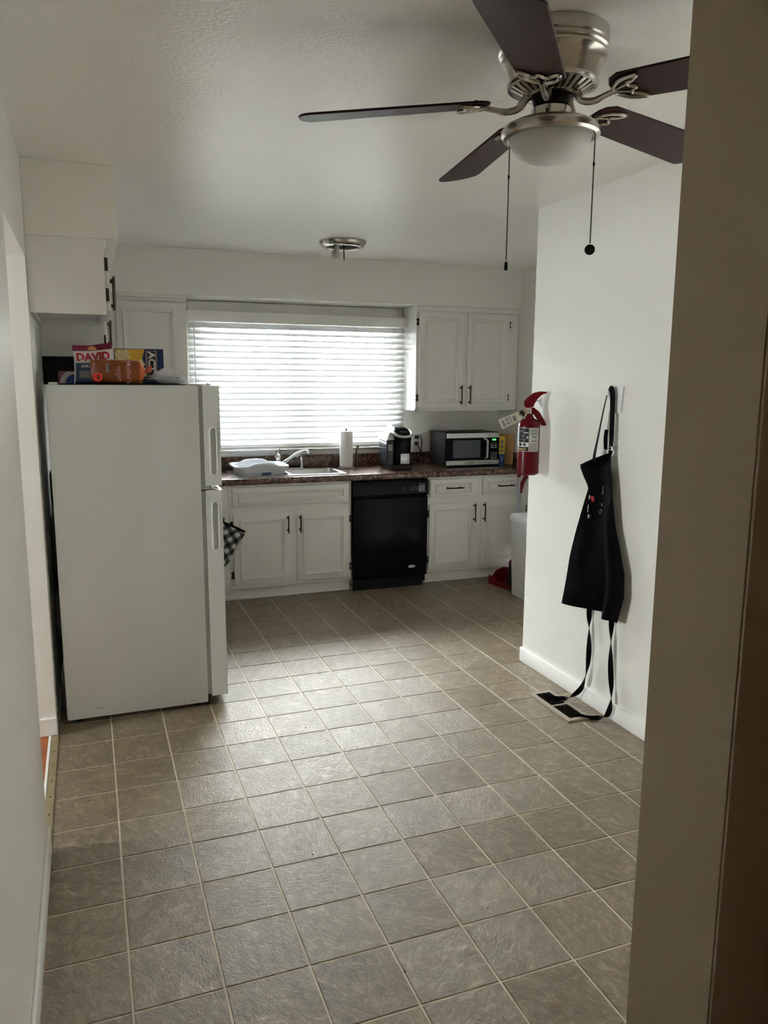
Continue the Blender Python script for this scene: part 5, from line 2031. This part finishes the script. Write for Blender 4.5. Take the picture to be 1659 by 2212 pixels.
def chain(p, z1, name, style):
    x, y, z0 = p
    bm = B()
    n = int((z0 - z1) / .0046)
    for i in range(n):
        z_ = z0 - i * .0046
        lathe(bm, [(.0004, .0022), (.0021, .0012), (.0021, -.0012), (.0004, -.0022)], (x, y, z_), 6)
    tube(bm, [(x, y, z0), (x, y, z1)], .0005, seg=4)
    c_ = obj(name, bm, 'dark_bronze', cf)
    obj('chain_coupling', tube(B(), [(x, y, z0 - .085), (x, y, z0 - .083), (x, y, z0 - .075), (x, y, z0 - .073)], [.001, .003, .003, .001], seg=8), 'dark_bronze', c_)
    if style == 0:
        obj('chain_pull', tube(B(), [(x, y, z1 + .001), (x, y, z1 - .002), (x, y, z1 - .022)], [.002, .0042, .0046], seg=10), 'black_plastic', c_)
    else:
        obj('chain_pull', lathe(B(), [(.001, -.0022), (.0125, -.0018), (.0135, 0), (.0125, .0018), (.001, .0022)], (x, y, z1 - .012), 24, Matrix.Rotation(R(-125), 4, 'Z') @ Matrix.Rotation(R(90), 4, 'Y')), 'black_plastic', c_)


chain((1.088, -1.43, 2.196), 1.893, 'pull_chain', 0)
chain((1.225, -1.626, 2.196), 1.918, 'pull_chain', 1)

# ------------------------------------------------------------------ bare ceiling fixture in the kitchen
LX, LY = 1.565, 1.55
cl_ = thing('ceiling_light', 'nickel flush ceiling light without its glass, one clear bulb showing', 'ceiling light', (LX, LY, ZC))
bm = B()
lathe(bm, [(.135, 2.4395), (.150, 2.4395), (.151, 2.432), (.146, 2.424), (.142, 2.418), (.134, 2.408), (.124, 2.402), (.112, 2.400), (.105, 2.403), (.103, 2.410), (.118, 2.425), (.13, 2.434)], (LX, LY, 0), 56, caps=False)
obj('trim_ring', bm, 'nickel', cl_)
obj('reflector', lathe(B(), [(.128, 2.4375), (.1, 2.4345), (.001, 2.4345)], (LX, LY, 0), 40), 'label_white', cl_)
Mb_ = Matrix.Translation((LX - .045, LY - .02, 2.420)) @ Matrix.Rotation(R(14), 4, 'Y') @ Matrix.Rotation(R(160), 4, 'X')
obj('bulb_socket', lathe(B(), [(.019, -.012), (.020, .012), (.018, .016)], (0, 0, 0), 20, Mb_), 'gasket_grey', cl_)
obj('bulb', lathe(B(), [(.013, .010), (.0135, .028), (.020, .045), (.0265, .062), (.0275, .075), (.023, .090), (.012, .099), (.001, .101)], (0, 0, 0), 24, Mb_), 'bulb_glass', cl_, smooth=60)
bm = B()
tube(bm, spline([(LX - .018, LY - .01, 2.434), (LX - .006, LY - .012, 2.430), (LX, LY - .015, 2.418), (LX + .001, LY - .017, 2.39), (LX + .003, LY - .018, 2.325)], 5), .0038, seg=8)
tube(bm, [(LX, LY - .015, 2.405), (LX + .018, LY - .016, 2.405)], .0025, seg=6)
obj('threaded_rod', bm, 'ink_black', cl_)

# ------------------------------------------------------------------ lamp added behind the camera to light the hall
hl = thing('added_hall_lamp', 'small warm dome lamp added on the hall ceiling, unseen', 'added ceiling lamp', (.95, -4.4, ZC))
obj('added_lamp_base', lathe(B(), [(.11, 2.4395), (.11, 2.42), (.10, 2.415)], (.95, -4.4, 0), 32), 'nickel', hl)
obj('added_lamp_dome', lathe(B(), [(.10, 2.415), (.095, 2.38), (.06, 2.345), (.001, 2.335)], (.95, -4.4, 0), 32), mat('added_lamp_glow', (.9, .85, .75), .4, emit=(1.0, .72, .42, 5.0)) and 'added_lamp_glow', hl)

# ------------------------------------------------------------------ crumbs on the floor
random.seed(11)
for (x, y) in ((.83, -.17), (.885, -.33), (1.24, -.06), (-.10, -.50), (1.02, -1.56), (.69, -1.71), (.60, -1.12), (1.98, -.93)):
    bm = bmesh.new()
    bmesh.ops.create_icosphere(bm, subdivisions=1, radius=.0032)
    for v in bm.verts:
        v.co *= random.uniform(.6, 1.3)
        v.co.z = v.co.z * .5
    bm.transform(Matrix.Translation((x, y, .0016)))
    obj('crumb', bm, 'dirt', label='tiny dark crumb on the tile floor', cat='crumb', group='dark crumbs on the floor')
